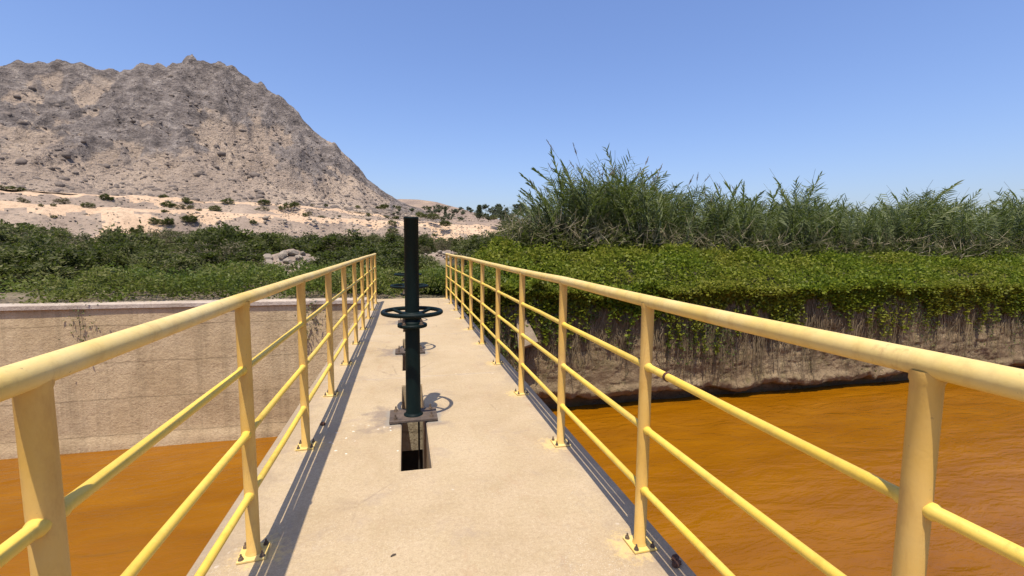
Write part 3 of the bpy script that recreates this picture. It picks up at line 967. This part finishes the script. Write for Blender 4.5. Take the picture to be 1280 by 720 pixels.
# rusty lumps at the deck edge
def lump(name, loc, s, seed, label):
    rr_ = random.Random(seed)
    bm_ = bmesh.new()
    for k in range(4):
        q = bmesh.ops.create_icosphere(bm_, subdivisions=2, radius=1.0)
        c = Vector((rr_.uniform(-.6, .6), rr_.uniform(-.6, .6), rr_.uniform(.25, .5)))
        for v in q['verts']:
            v.co = c + v.co * rr_.uniform(.45, .62)
            if v.co.z < 0.0: v.co.z = 0.0
    me_ = bpy.data.meshes.new(name)
    bm_.to_mesh(me_); bm_.free()
    me_.materials.append(M['rust'])
    tag(link(name, me_, None, loc, (0, 0, rr_.uniform(0, 3)), (s, s * 0.8, s * 0.65)), label, 'rusty stub')


lump('rusty_stub', (1.235, 1.755, 0.001), 0.038, 5, 'small rusty lump on the deck edge beside the railing over the water')
lump('rusty_stub', (-0.682, 3.865, 0.001), 0.036, 9, 'small rusty lump on the deck in the shadow of the mountain-side railing')
b = MB(); b.tube([(0, 0, 0.004), (0.012, 0.008, 0.006), (0.024, 0.01, 0.004)], [0.003, 0.004, 0.003], 6)
tag(link('dry_twig', b.mesh('dry_twig', M['bark']), None, (-0.085, 2.1, 0.001)), 'tiny dark twig lying on the bare deck before the first slot', 'twig')


# ------------------------------------------------------------------ foliage helpers
def leaf_quads(P, D, U, L, W):
    """diamond leaves: P base, D direction, U side vector"""
    L = L[:, None]; W = W[:, None]
    nrm = np.cross(D, U)
    a = P
    b_ = P + D * L * 0.45 + U * W * 0.5 + nrm * L * 0.06
    c = P + D * L
    d = P + D * L * 0.45 - U * W * 0.5 + nrm * L * 0.06
    V_ = np.stack([a, b_, c, d], 1).reshape(-1, 3)
    F_ = np.arange(len(P) * 4).reshape(-1, 4)
    return V_, F_


def unit(v):
    return v / (np.linalg.norm(v, axis=-1, keepdims=True) + 1e-9)


def rand_leaves(P, L0, W0, up_bias=0.5, outward=None, g=rng):
    n = len(P)
    D = g.normal(0, 1, (n, 3))
    if outward is not None: D = D * 0.8 + outward * 0.8
    D[:, 2] = D[:, 2] * 0.6 + up_bias * 0.6
    D = unit(D)
    U = unit(np.cross(D, g.normal(0, 1, (n, 3)) + np.array([0, 0, 0.9])))
    s = g.uniform(0.6, 1.35, n)
    return leaf_quads(P, D, U, L0 * s, W0 * s)


# ------------------------------------------------------------------ vine bank right of the bridge
def vine_z(x, y):
    ramp_x = smooth((x - 1.7) / 2.2)
    top = 1.28 - 0.030 * np.clip(x - 4, 0, 14)
    z = top * smooth((y - 12.15) / 4.3) * ramp_x
    z = z + (0.95 * (fbm(x * 0.5, y * 0.5, 51, 4) - 0.5) + 0.25 * (fbm(x * 2.2, y * 2.2, 52, 3) - 0.5)) * smooth((y - 12.0) / 1.5)
    return z + 0.02


xs_ = np.linspace(1.5, 60, 200); ys_ = np.linspace(12.45, 30, 60)
Xv, Yv = np.meshgrid(xs_, ys_, indexing='ij')
V = np.stack([Xv, Yv, vine_z(Xv, Yv) - 0.26], -1).reshape(-1, 3)
link('vine_bank', np_mesh('vine_bank', V, grid_faces(200, 60), M['soil'], True))['kind'] = 'structure'

N = 175000
u = rng.random(N)
x = 1.4 + 40 * u ** 1.5; y = 12.25 + 7.5 * rng.random(N) ** 1.3
z = vine_z(x, y) + rng.normal(0, 0.06, N) + 0.03
clump = fbm(x * 1.6, y * 1.6, 55, 3)
keep = clump > 0.24 + 0.14 * rng.random(N)
z += 0.95 * (clump - 0.45)
P1 = np.stack([x, y, z], -1)[keep]
# lip hanging over the wall top
N = 42000
x = 1.5 + 38 * rng.random(N) ** 1.5
depth = (0.10 + 0.05 * np.clip(x - 2, 0, 11)) * (0.1 + 3.2 * np.clip(fbm(x * 0.8, x * 0, 57, 5, 0.65) - 0.25, 0, 1))
q = rng.random(N) ** 1.4
z = 0.14 - q * (depth + 0.15)
y = WALL_Y - 0.04 - 0.30 * (1 - q) * fbm(x * 1.5, z * 1.5, 58, 3) - rng.random(N) * 0.10
P2 = np.stack([x, y, z], -1)
# leafy runners trailing unevenly down the wall
run = []
for _ in range(330):
    x0 = 1.6 + 34 * rng.random() ** 1.4
    ln = 0.25 + 1.5 * rng.random() ** 2.2 * (0.4 + 1.3 * float(fbm(np.array([x0 * 0.5]), np.array([0.0]), 63, 3)[0]))
    nn = int(40 * ln) + 6
    tz = rng.random(nn)
    run.append(np.stack([x0 + 0.25 * (tz - 0.5) * rng.normal() + rng.normal(0, 0.07, nn) * (1.2 - tz), WALL_Y - 0.13 - 0.10 * rng.random(nn), 0.05 - tz * ln], -1))
# shoots standing up from the mat
for _ in range(420):
    x0 = 2.5 + 34 * rng.random() ** 1.3; y0 = 13.2 + 5.0 * rng.random()
    nn = 16; tz = rng.random(nn); hh_ = 0.2 + 0.45 * rng.random() ** 2
    zb = float(vine_z(np.array([x0]), np.array([y0]))[0])
    run.append(np.stack([x0 + rng.normal(0, 0.10, nn), y0 + rng.normal(0, 0.10, nn), zb + hh_ * tz], -1))
P_ = np.concatenate([P1, P2] + run)
V, Fs = rand_leaves(P_, 0.105, 0.075, 0.6)
tag(link('vine_cover', np_mesh('vine_cover', V, Fs, M['vine'])), 'bright green creeping vines spilling over the top of the canal wall', 'vines', None, 'stuff')


# hanging dry roots and vine stems on the wall, with sparse leaves
def strands():
    n = 4300
    x = 1.5 + 34 * rng.random(n) ** 1.4
    dens = fbm(x * 0.8, x * 0, 71, 4)
    Lg = np.clip(rng.gamma(2.0, 0.36, n) * (0.25 + 1.7 * dens), 0.15, 2.9)
    z0 = 0.05 - rng.random(n) ** 2 * 1.4
    k = 7
    t_ = np.linspace(0, 1, k)
    xx = x[:, None] + np.cumsum(rng.normal(0, 0.05, (n, k)), 1)
    zz = z0[:, None] - Lg[:, None] * t_[None]
    yy = wall_right_y(xx, zz) - 0.03 - 0.08 * rng.random((n, 1)) * (1 - 0.6 * t_[None])
    w = (0.008 + 0.014 * rng.random((n, 1)) ** 2) * (1 - 0.6 * t_[None])
    Lf = np.stack([xx - w, yy, zz], -1); Rt = np.stack([xx + w, yy, zz], -1); Md = np.stack([xx, yy - w * 1.2, zz], -1)
    V_ = np.stack([Lf, Md, Rt], 2).reshape(-1, 3)
    base_ = (np.arange(n) * k * 3)[:, None, None]
    j = (np.arange(k - 1) * 3)[None, :, None]
    f1 = base_ + j + np.array([0, 1, 4, 3])[None, None]
    f2 = base_ + j + np.array([1, 2, 5, 4])[None, None]
    Fs_ = np.concatenate([f1.reshape(-1, 4), f2.reshape(-1, 4)])
    # leaves on part of them
    m = 26000
    si = rng.integers(0, n, m); kj = rng.integers(0, k, m)
    Pl = np.stack([xx[si, kj], yy[si, kj] - 0.03, zz[si, kj]], -1) + rng.normal(0, 0.03, (m, 3))
    grn = fbm(Pl[:, 0] * 0.9, Pl[:, 2] * 0.6, 73, 3) > 0.52
    return V_, Fs_, Pl[grn]


V, Fs, Pl = strands()
tag(link('hanging_roots', np_mesh('hanging_roots', V, Fs, M['root'])), 'dry brown roots and stems hanging down the canal wall', 'roots', None, 'stuff')
V, Fs = rand_leaves(Pl, 0.065, 0.04, -0.2)
tag(link('trailing_leaves', np_mesh('trailing_leaves', V, Fs, M['shrub_green'])), 'sparse small leaves trailing down among the hanging roots', 'leaves', None, 'stuff')


# ------------------------------------------------------------------ low plants behind the bridge end
def patch(N, x0, x1, y0, y1, hmax, thr, seed, L0, W0, mat, name, label, cat):
    x = rng.uniform(x0, x1, N); y = rng.uniform(y0, y1, N)
    c = fbm(x * 0.8, y * 0.8, seed, 4)
    k = c > thr + 0.06 * rng.random(N)
    x, y, c = x[k], y[k], c[k]
    hh = hmax * np.clip((c - thr) / 0.22, 0, 1) * (0.6 + 0.8 * fbm(x * 2.5, y * 2.5, seed + 3, 3))
    z = ground_z(x, y) + hh * rng.random(len(x)) ** 0.45 + 0.02
    V_, F_ = rand_leaves(np.stack([x, y, z], -1), L0, W0, 0.5)
    tag(link(name, np_mesh(name, V_, F_, mat)), label, cat, None, 'stuff')


patch(70000, -9, 3.2, 12.95, 20, 0.75, 0.36, 81, 0.09, 0.05, M['low'], 'ground_cover', 'low light green weeds covering the bank behind the footbridge end', 'weeds')
patch(60000, -45, -9, 13.2, 24, 0.55, 0.46, 91, 0.10, 0.055, M['low'], 'bank_weeds', 'patchy light green weeds along the coping of the bare canal wall', 'weeds')


# weeds rooted in the left wall face
def weed_on_wall(x, z, s, seed, label):
    g_ = np.random.default_rng(seed)
    n = 90
    P = g_.normal(0, 1, (n, 3)) * np.array([0.16, 0.05, 0.30]) * s + np.array([0, -0.06, -0.22 * s])
    V_, F_ = rand_leaves(P, 0.07, 0.035, -0.5, None, g_)
    root_ = empty('wall_weed', (x, WALL_Y - 0.03, z))
    link('foliage', np_mesh('wall_weed_foliage', V_, F_, M['shrub_olive']), root_)
    b_ = MB(); b_.tube([(0, 0.05, 0), (0, -0.04, -0.05), (0.03, -0.06, -0.35 * s), (0.0, -0.05, -0.6 * s)], [0.008, 0.007, 0.005, 0.003], 5)
    link('stem', b_.mesh('stem', M['bark']), root_)
    tag(root_, label, 'plant')


weed_on_wall(-2.35, -0.05, 1.0, 1, 'thin weed drooping from the coping of the rose brown wall')
weed_on_wall(-2.6, -0.75, 0.45, 2, 'tiny weed growing from a crack halfway up the rose brown wall')
weed_on_wall(-2.3, -2.3, 0.6, 3, 'small weed low on the rose brown wall near the water')
weed_on_wall(-7.5, -0.1, 1.3, 4, 'bushy weed drooping from the wall coping farther from the footbridge')


# ------------------------------------------------------------------ reeds
def reed_variant(seed, dry=False, plume=False):
    rr_ = random.Random(seed)
    H = 1.0 * rr_.uniform(4.0, 4.9)
    lean = rr_.uniform(0.05, 1.25)
    k = 11
    pts = []
    for i in range(k):
        t_ = i / (k - 1)
        pts.append(Vector((lean * H * 0.42 * t_ ** 2.0, 0.04 * math.sin(t_ * 5 + seed), H * (t_ - 0.10 * lean * t_ ** 3))))
    st = MB(); st.tube(pts, [0.015 * (1 - 0.8 * i / (k - 1)) + 0.002 for i in range(k)], 5)
    lf = MB()
    nl = rr_.randint(34, 42)
    plane = rr_.uniform(0, math.pi)
    for i in range(nl):
        t_ = 0.22 + 0.78 * (i + rr_.random() * 0.6) / nl
        t_ = min(t_, 0.995) * (0.84 if plume else 1.0)
        f = t_ * (k - 1); a = int(f); p = pts[a].lerp(pts[min(a + 1, k - 1)], f - a)
        d = (pts[min(a + 1, k - 1)] - pts[max(a - 1, 0)]).normalized()
        ang = plane + (math.pi if i % 2 else 0) + rr_.gauss(0, 0.22)
        side = Vector((math.cos(ang), math.sin(ang), 0))
        side = (side - d * side.dot(d)).normalized()
        L = rr_.uniform(0.52, 0.86) * (1.0 if t_ < 0.7 else 1.0 - 1.7 * (t_ - 0.7))
        el = rr_.uniform(0.35, 0.80) + 0.5 * max(0, t_ - 0.7)
        dirv = (side * math.cos(el) + d * math.sin(el)).normalized()
        w = rr_.uniform(0.068, 0.105)
        wv = dirv.cross(side.cross(d)).normalized()
        wv = side.cross(d).normalized()
        droop = rr_.uniform(0.2, 0.9) * (1.4 if t_ < 0.5 else 0.8 if t_ < 0.8 else 0.25)
        n = 5
        vv = []
        q = p.copy()
        dv = dirv.copy()
        for s_ in range(n + 1):
            u_ = s_ / n
            ww = w * (0.55 + 0.9 * u_ - 1.45 * u_ * u_) if s_ < n else 0.002
            vv += [q - wv * ww * 0.5, q + wv * ww * 0.5]
            q = q + dv * (L / n)
            dv = (dv + Vector((0, 0, -droop * 0.30))).normalized()
        lf.add(vv, [(2 * s_, 2 * s_ + 1, 2 * s_ + 3, 2 * s_ + 2) for s_ in range(n)])
    dr = MB()
    for i in range(14 if not dry else 22):     # withered leaves low on the cane
        t_ = rr_.uniform(0.05, 0.42)
        f = t_ * (k - 1); a = int(f); p = pts[a].lerp(pts[a + 1], f - a)
        ang = rr_.uniform(0, 6.28)
        side = Vector((math.cos(ang), math.sin(ang), 0))
        L = rr_.uniform(0.3, 0.6); w = 0.022
        wv = Vector((-side.y, side.x, 0.3)).normalized()
        vv = []; q = p.copy(); dv = (side + Vector((0, 0, 0.5))).normalized()
        for s_ in range(4):
            vv += [q - wv * w * (1 - s_ / 4), q + wv * w * (1 - s_ / 4)]
            q = q + dv * (L / 3); dv = (dv + Vector((0, 0, -0.8))).normalized()
        dr.add(vv, [(2 * s_, 2 * s_ + 1, 2 * s_ + 3, 2 * s_ + 2) for s_ in range(3)])
    pm = None
    if plume:
        pm = MB()
        tip = pts[-1]; d = (pts[-1] - pts[-3]).normalized()
        for i in range(46):
            t_ = rr_.random(); p = tip + d * (t_ * 0.55 - 0.1)
            s_ = Vector((rr_.gauss(0, 1), rr_.gauss(0, 1), rr_.gauss(0, .3)))
            e = p + (d * 1.3 + s_ * 0.35).normalized() * 0.16 * (1.2 - t_)
            wv = d.cross(s_).normalized() * 0.010
            pm.add([p - wv, p + wv, e + wv * .5, e - wv * .5], [(0, 1, 2, 3)])
    return st, lf, dr, pm


NV = 10
VAR = []
for i in range(NV):
    st, lf, dr, pm = reed_variant(300 + i, plume=(i in (2, 6)))
    VAR.append((st.mesh('stalk', M['stalk']), lf.mesh('leaves', M['reed']), dr.mesh('withered_leaves', M['dryreed']), pm.mesh('plume', M['plume']) if pm else None, lf, st, dr))

HP = [(12, 0.34), (14.5, 0.46), (17, 0.58), (19.5, 0.70), (22, 0.86), (26, 0.86), (31, 0.81), (36, 0.75), (42, 0.71), (50, 0.66), (65, 0.58), (80, 0.52)]
spots = []
for i in range(2700):
    y = 17.0 + 10.5 * rnd.random() ** 1.25
    x = 4.2 + 0.1 * (y - 17) + 46 * rnd.random() ** 1.1
    d = math.hypot(x, y)
    a = math.degrees(math.atan2(x, y))
    if a < 13.0 + 2.5 * rnd.random(): continue
    s = float(interp(a, HP)) * (0.62 + 0.38 * (d / 22.5)) * (rnd.uniform(1.15, 1.32) if rnd.random() < 0.05 else rnd.choice((1, 0.95, 1.05, 0.9, 0.8, 0.7, 1.0)))
    if a < 16: s *= 0.82
    s *= 0.86 + 0.28 * float(vnoise(np.array([a * 0.7]), np.array([3.0]), 4)[0])
    if a < 20 and rnd.random() < 0.65: rz_ = R(180) + rnd.gauss(0, 0.5) - R(a)
    else: rz_ = rnd.choice((0, math.pi)) + rnd.gauss(0, 0.9)
    spots.append((d, x, y, s, rz_, rnd.randrange(NV), rnd.gauss(0, 0.14)))
spots.sort()
NIND = 290
REED_L = {False: 'tall green giant reed with arching ribbon leaves rising behind the vine bank', True: 'giant reed topped by a feathery brown plume behind the vine bank'}
for d, x, y, s, rz_, v, tl in spots[:NIND]:
    z = float(vine_z(np.array([x]), np.array([y]))[0]) - 0.15
    g = link('giant_reed', None, None, (x, y, z), (tl, 0, rz_), (s, s, s))
    g.empty_display_size = 0.1
    link('stalk', VAR[v][0], g); link('leaves', VAR[v][1], g); link('withered_leaves', VAR[v][2], g)
    if VAR[v][3]: link('plume', VAR[v][3], g)
    tag(g, REED_L[bool(VAR[v][3])], 'reed', 'plumed giant reeds behind the vines' if VAR[v][3] else 'giant reeds behind the vines')


def merge_instances(items, key, name, mat, parent=None):
    Vs, Fq = [], []
    off = 0
    for d, x, y, s, rz_, v, tl in items:
        mbv = VAR[v][key]
        co = np.array(mbv.v)
        fa = [f for f in mbv.f if len(f) == 4]
        c, sn = math.cos(rz_), math.sin(rz_)
        cx = co[:, 0] * c - co[:, 1] * sn; cy = co[:, 0] * sn + co[:, 1] * c
        z = float(vine_z(np.array([x]), np.array([y]))[0]) - 0.15
        Vs.append(np.stack([cx * s + x, cy * s + y, co[:, 2] * s + z], -1))
        Fq.append(np.array(fa) + off)
        off += len(co)
    return link(name, np_mesh(name, np.concatenate(Vs), np.concatenate(Fq), mat), parent)


rest = spots[NIND:]
g = empty('reed_thicket', (12, 24, 0)); inv = Matrix.Translation((-12, -24, 0))
for key, nm, mt in ((4, 'leaf_mass', 'reed'), (5, 'cane_mass', 'stalk'), (6, 'withered_mass', 'dryreed')):
    o = merge_instances(rest, key, nm, M[mt], g); o.matrix_parent_inverse = inv; o['kind'] = 'stuff'
tag(g, 'dense thicket of reeds behind the front row of giant reeds', 'reeds', None, 'stuff')

# tangled dead canes and undergrowth at the foot of the reeds
n = 5200
py = rng.uniform(16.4, 18.6, n); px = 4 + 44 * rng.random(n) ** 1.3
pz = vine_z(px, py) + rng.uniform(0.0, 1.0, n)
D = unit(rng.normal(0, 1, (n, 3)) * np.array([1, 0.7, 0.9]) + np.array([0, 0, 0.5]))
U = unit(np.cross(D, rng.normal(0, 1, (n, 3))))
V, Fs = leaf_quads(np.stack([px, py, pz], -1), D, U, rng.uniform(0.3, 1.1, n), rng.uniform(0.015, 0.04, n))
tag(link('dead_cane_litter', np_mesh('dead_cane_litter', V, Fs, M['dryreed'])), 'tangled pale dead canes at the foot of the reeds', 'dead canes', None, 'stuff')
n = 110000
py = rng.uniform(16.5, 26, n); px = 4.2 + 0.1 * (py - 16.5) + 48 * rng.random(n) ** 1.15
hh = (1.3 + 0.22 * (py - 16.5)) * fbm(px * 0.7, py * 0.7, 131, 4)
V, Fs = rand_leaves(np.stack([px, py, vine_z(px, py) + hh * rng.random(n)], -1), 0.30, 0.06, 0.2)
tag(link('reed_undergrowth', np_mesh('reed_undergrowth', V, Fs, M['shrub_dark'])), 'dark tangled undergrowth between the vines and the reeds', 'undergrowth', None, 'stuff')


# ------------------------------------------------------------------ shrubs and trees
def shrub_variant(seed, mat, n_cl=26, per=75, L0=0.17, W0=0.075, flat=0.75, spread=1.0, trunk=False):
    """unit shrub about 2 m wide; returns stems mesh and foliage mesh"""
    g_ = np.random.default_rng(seed)
    th = g_.uniform(0, 2 * np.pi, n_cl); rad = np.sqrt(g_.random(n_cl)) * spread
    hh = (1 - (rad / (spread * 1.15)) ** 2) ** 0.5 * flat * g_.uniform(0.55, 1.25, n_cl) * 1.7
    C = np.stack([rad * np.cos(th), rad * np.sin(th), np.maximum(hh, 0.12)], -1)
    sz = g_.uniform(0.16, 0.36, n_cl)
    idx = g_.integers(0, n_cl, n_cl * per)
    off = unit(g_.normal(0, 1, (n_cl * per, 3))) * (g_.random((n_cl * per, 1)) ** 0.5)
    P = C[idx] + off * sz[idx][:, None] * np.array([1, 1, 0.8])
    P[:, 2] = np.abs(P[:, 2])
    # low skirt
    ns = n_cl * per // 4
    t2 = g_.uniform(0, 2 * np.pi, ns); r2 = np.sqrt(g_.random(ns)) * spread * 0.95
    P = np.concatenate([P, np.stack([r2 * np.cos(t2), r2 * np.sin(t2), g_.random(ns) * 0.5], -1)])
    # stray twigs of leaves sticking out
    for _ in range(16):
        c = C[g_.integers(0, n_cl)]
        dd = unit(g_.normal(0, 1, 3) + np.array([0, 0, 1.0]))
        tt_ = np.linspace(0.1, 0.6, 9)[:, None]
        P = np.concatenate([P, c + dd * tt_ + g_.normal(0, 0.02, (9, 3))])
    V_, F_ = rand_leaves(P, L0, W0, 0.45, unit(P - np.array([0, 0, 0.3])), g_)
    fol = np_mesh('foliage', V_, F_, mat)
    b_ = MB()
    for i in range(min(n_cl, 14)):
        c = C[i]
        b_.tube([(0.05 * math.cos(i), 0.05 * math.sin(i), -0.15), tuple(c * np.array([.45, .45, .5])), tuple(c)], [0.035, 0.02, 0.008], 4)
    return b_.mesh('stems', M['bark']), fol


SH = {
    'dark': [shrub_variant(400 + i, M['shrub_dark'], 30, 130, 0.13, 0.06) for i in range(4)],
    'olive': [shrub_variant(420 + i, M['shrub_olive'], 30, 120, 0.13, 0.05) for i in range(4)],
    'brown': [shrub_variant(440 + i, M['shrub_brown'], 26, 95, 0.13, 0.035) for i in range(3)],
    'green': [shrub_variant(460 + i, M['shrub_green'], 30, 110, 0.13, 0.065) for i in range(3)],
}
SH_LAB = {
    ('dark', 'scrub'): 'dark green leafy shrub in the scrub beyond the canal',
    ('olive', 'scrub'): 'olive grey shrub in the scrub beyond the canal',
    ('brown', 'scrub'): 'dry brown shrub in the scrub beyond the canal',
    ('green', 'scrub'): 'bright green bush on the bank behind the footbridge end',
    ('dark', 'terrace'): 'small dark bush growing on the sandy terrace bank',
    ('olive', 'terrace'): 'small olive bush growing on the sandy terrace bank',
    ('brown', 'terrace'): 'small dry bush growing on the sandy terrace bank',
}


def put_shrub(kind, where, x, y, z, w, h):
    st, fo = rnd.choice(SH[kind])
    g = link('shrub' if where == 'scrub' else 'terrace_bush', None, None, (x, y, z), (0, 0, rnd.uniform(0, 6.28)), (w, w, h))
    g.empty_display_size = 0.1
    link('stems', st, g); link('foliage', fo, g)
    tag(g, SH_LAB[(kind, where)], 'shrub', {'scrub': '%s shrubs beyond the canal', 'terrace': '%s bushes on the terrace'}[where] % kind)


def gz(x, y):
    return float(ground_z(np.array([x]), np.array([y]))[0])


def el_limit(a, d):       # height (m) that keeps a shrub below the terrace foot in view
    return 1.5 + d * math.tan(R(1.35))


# scrub belt
cnt = 0
for i in range(330):
    a = rnd.uniform(-52, 17)
    d = 24 + 130 * rnd.random() ** 1.35
    if -18 < a < -7.5 and d < 36: continue
    if 1 < a < 9 and d < 56: continue
    x, y = d * math.sin(R(a)), d * math.cos(R(a))
    hmax = el_limit(a, d) * rnd.choice((0.7, 0.8, 0.85, 0.9, 1.1))
    h = min(rnd.uniform(0.5, 1.7) * (1 + d / 90), hmax) / 1.35
    w = h * rnd.uniform(0.9, 1.6)
    kn = float(fbm(np.array([a * 0.25]), np.array([d * 0.06]), 201, 3)[0])
    kind = rnd.choices(['dark', 'olive', 'brown'], [6, 2, 1] if kn < 0.45 else [1, 5, 2] if kn < 0.55 else [1, 2, 5])[0]
    put_shrub(kind, 'scrub', x, y, gz(x, y), w, h)
# dark nearer clumps just behind the weeds
for (a, d, w, h, k) in ((-4.5, 19.5, 1.3, 0.75, 'dark'), (-1.5, 21, 1.5, 0.8, 'dark'), (-6.5, 23, 1.6, 0.95, 'dark'), (-2.8, 26, 1.7, 1.05, 'dark'), (0.6, 25, 1.4, .75, 'olive'), (-9.5, 34, 2.0, 1.2, 'dark'),
                        (9.5, 21, 1.2, 0.8, 'olive'), (11.5, 24, 1.5, 1.1, 'dark'), (10.5, 29, 1.7, 1.3, 'dark'), (13.5, 20.5, 1.2, 1.1, 'olive'), (8.2, 33, 1.6, 1.1, 'olive'), (12.5, 35, 2.0, 1.7, 'dark'),
                        (-19, 24, 1.4, .9, 'dark'), (-24, 21, 1.2, .7, 'olive'), (-29, 26, 1.6, 1.0, 'dark'), (-35, 22, 1.5, .8, 'olive'), (-41, 24, 1.6, 1.1, 'dark')):
    x, y = d * math.sin(R(a)), d * math.cos(R(a))
    put_shrub(k, 'scrub', x, y, gz(x, y), w, h)
for (a, d, w, h) in ((-3.5, 15.2, .75, .42), (2.6, 15.0, .8, .40), (-6.3, 15.8, .8, .38), (4.6, 14.6, .7, .36), (0.4, 16.4, .9, .45), (-9.3, 16.5, .8, .4), (6.6, 16.2, .8, .5)):
    x, y = d * math.sin(R(a)), d * math.cos(R(a))
    put_shrub('green', 'scrub', x, y, gz(x, y), w, h)
# bushes on the terrace banks and the roadside
for i in range(150):
    a = rnd.uniform(-58, 12)
    lo_ = rnd.random()
    d = rnd.uniform(203, 236) if lo_ < 0.5 else rnd.uniform(252, 284)
    x, y = d * math.sin(R(a)), d * math.cos(R(a))
    h = rnd.uniform(0.5, 1.9)
    put_shrub(rnd.choices(['dark', 'olive', 'brown'], [3, 4, 2])[0], 'terrace', x, y, terrace_z(a, d) - 0.1, h * rnd.uniform(1.0, 1.8), h)


# trees along the far edge of the terrace
def tree_variant(seed, kind):
    g_ = np.random.default_rng(seed)
    n = 2600
    if kind == 'cypress':
        z = g_.random(n) ** 0.8
        rad = 0.17 * np.sqrt(np.clip(1.02 - z, 0, 1)) * (0.7 + 0.6 * fbm(z * 6, z * 0, seed, 3)) * g_.random(n) ** 0.4
        th = g_.uniform(0, 6.28, n)
        P = np.stack([rad * np.cos(th), rad * np.sin(th), 0.06 + 0.94 * z], -1)
    else:
        nc = 18
        C = np.stack([g_.normal(0, 0.23, nc), g_.normal(0, 0.23, nc), g_.uniform(0.16, 0.85, nc)], -1)
        sz = g_.uniform(0.08, 0.2, nc)
        i = g_.integers(0, nc, n)
        P = C[i] + unit(g_.normal(0, 1, (n, 3))) * (g_.random((n, 1)) ** 0.5) * sz[i][:, None]
    V_, F_ = rand_leaves(P, 0.075, 0.04, 0.5, None, g_)
    b_ = MB()
    b_.tube([(0, 0, -0.04), (0.01, 0, 0.3), (0.0, 0.02, 0.62)], [0.032, 0.024, 0.01], 7)
    if kind != 'cypress':
        for c in C[:7]: b_.tube([(0.008, 0, 0.26), tuple(c * np.array([.5, .5, .75])), tuple(c)], [0.016, 0.01, 0.004], 5)
    return b_.mesh('trunk', M['bark']), np_mesh('crown', V_, F_, M['tree'])


TR = {'cypress': [tree_variant(500, 'cypress')], 'round': [tree_variant(510 + i, 'round') for i in range(4)]}


def put_tree(kind, a, d, h, w, label, group=None):
    x, y = d * math.sin(R(a)), d * math.cos(R(a))
    g = link('cypress_tree' if kind == 'cypress' else 'terrace_tree', None, None, (x, y, terrace_z(a, d) - 0.1), (0, 0, rnd.uniform(0, 6)), (w, w, h))
    g.empty_display_size = 0.1
    t_, c_ = rnd.choice(TR[kind])
    link('trunk', t_, g); link('crown', c_, g)
    tag(g, label, 'tree', group)


put_tree('cypress', 9.25, 258, 7.6, 11, 'tall dark conifer standing above the sandy road, tallest of its row')
put_tree('cypress', 5.0, 262, 5.2, 5, 'slim dark conifer beside low bushes on the sandy road edge')
for i in range(88):
    a = rnd.uniform(3.2, 17) if i < 78 else rnd.uniform(-2, 3)
    if abs(a - 9.25) < 0.5: continue
    h = rnd.uniform(1.6, 3.0) if a < 9 else rnd.uniform(2.6, 5.0)
    put_tree('round', a, rnd.uniform(252, 275), h, h * rnd.uniform(0.9, 1.5), 'small round dark tree in the row above the sandy road', 'trees above the sandy road')

# ------------------------------------------------------------------ rubble heaps beyond the canal
RK = [rock_mesh('rock', 600 + i, M['rock']) for i in range(6)]
def heap(n, cx, cy, sx_, sy_, hz, s0, s1, label, group):
    for i in range(n):
        dx, dy = rnd.gauss(0, 0.5), rnd.gauss(0, 0.5)
        x, y = cx + dx * sx_, cy + dy * sy_
        s = rnd.uniform(s0, s1) * rnd.choice((1, 1, 0.7, 0.5))
        z = gz(x, y) + hz * math.exp(-(dx * dx + dy * dy) * 1.6) * rnd.uniform(0.3, 1) + s * 0.25
        o_ = link('rock', rnd.choice(RK), None, (x, y, z), (rnd.uniform(-.5, .5), rnd.uniform(-.5, .5), rnd.uniform(0, 6)), (s, s, s))
        tag(o_, label, 'rock', group)


# earth core below the heaps
def mound(name, cx, cy, rx, ry, h, seed):
    n1, n2 = 40, 40
    u_ = np.linspace(-1.6, 1.6, n1)
    Xh, Yh = np.meshgrid(u_, u_, indexing='ij')
    Z_ = h * np.exp(-(Xh ** 2 + Yh ** 2) * 1.7) * (0.6 + 0.8 * fbm(Xh * 3, Yh * 3, seed, 4)) - 0.12
    V_ = np.stack([cx + Xh * rx, cy + Yh * ry, Z_ - 0.08], -1).reshape(-1, 3)
    link(name, np_mesh(name, V_, grid_faces(n1, n2), M['sand'], True))['kind'] = 'structure'


mound('earth_mound', -6.1, 27.5, 3.2, 2.6, 1.25, 3)
heap(100, -6.1, 26.6, 3.2, 2.4, 1.1, 0.14, 0.42, 'pale rock in the heap beside the canal wall', 'rocks of the heap near the canal wall')
mound('earth_mound', 4.2, 47.5, 4.2, 2.0, 0.95, 7)
heap(45, 4.2, 46.5, 4.6, 1.8, 0.75, 0.18, 0.5, 'grey rock in the low bank amid the scrub', 'rocks of the bank amid the scrub')
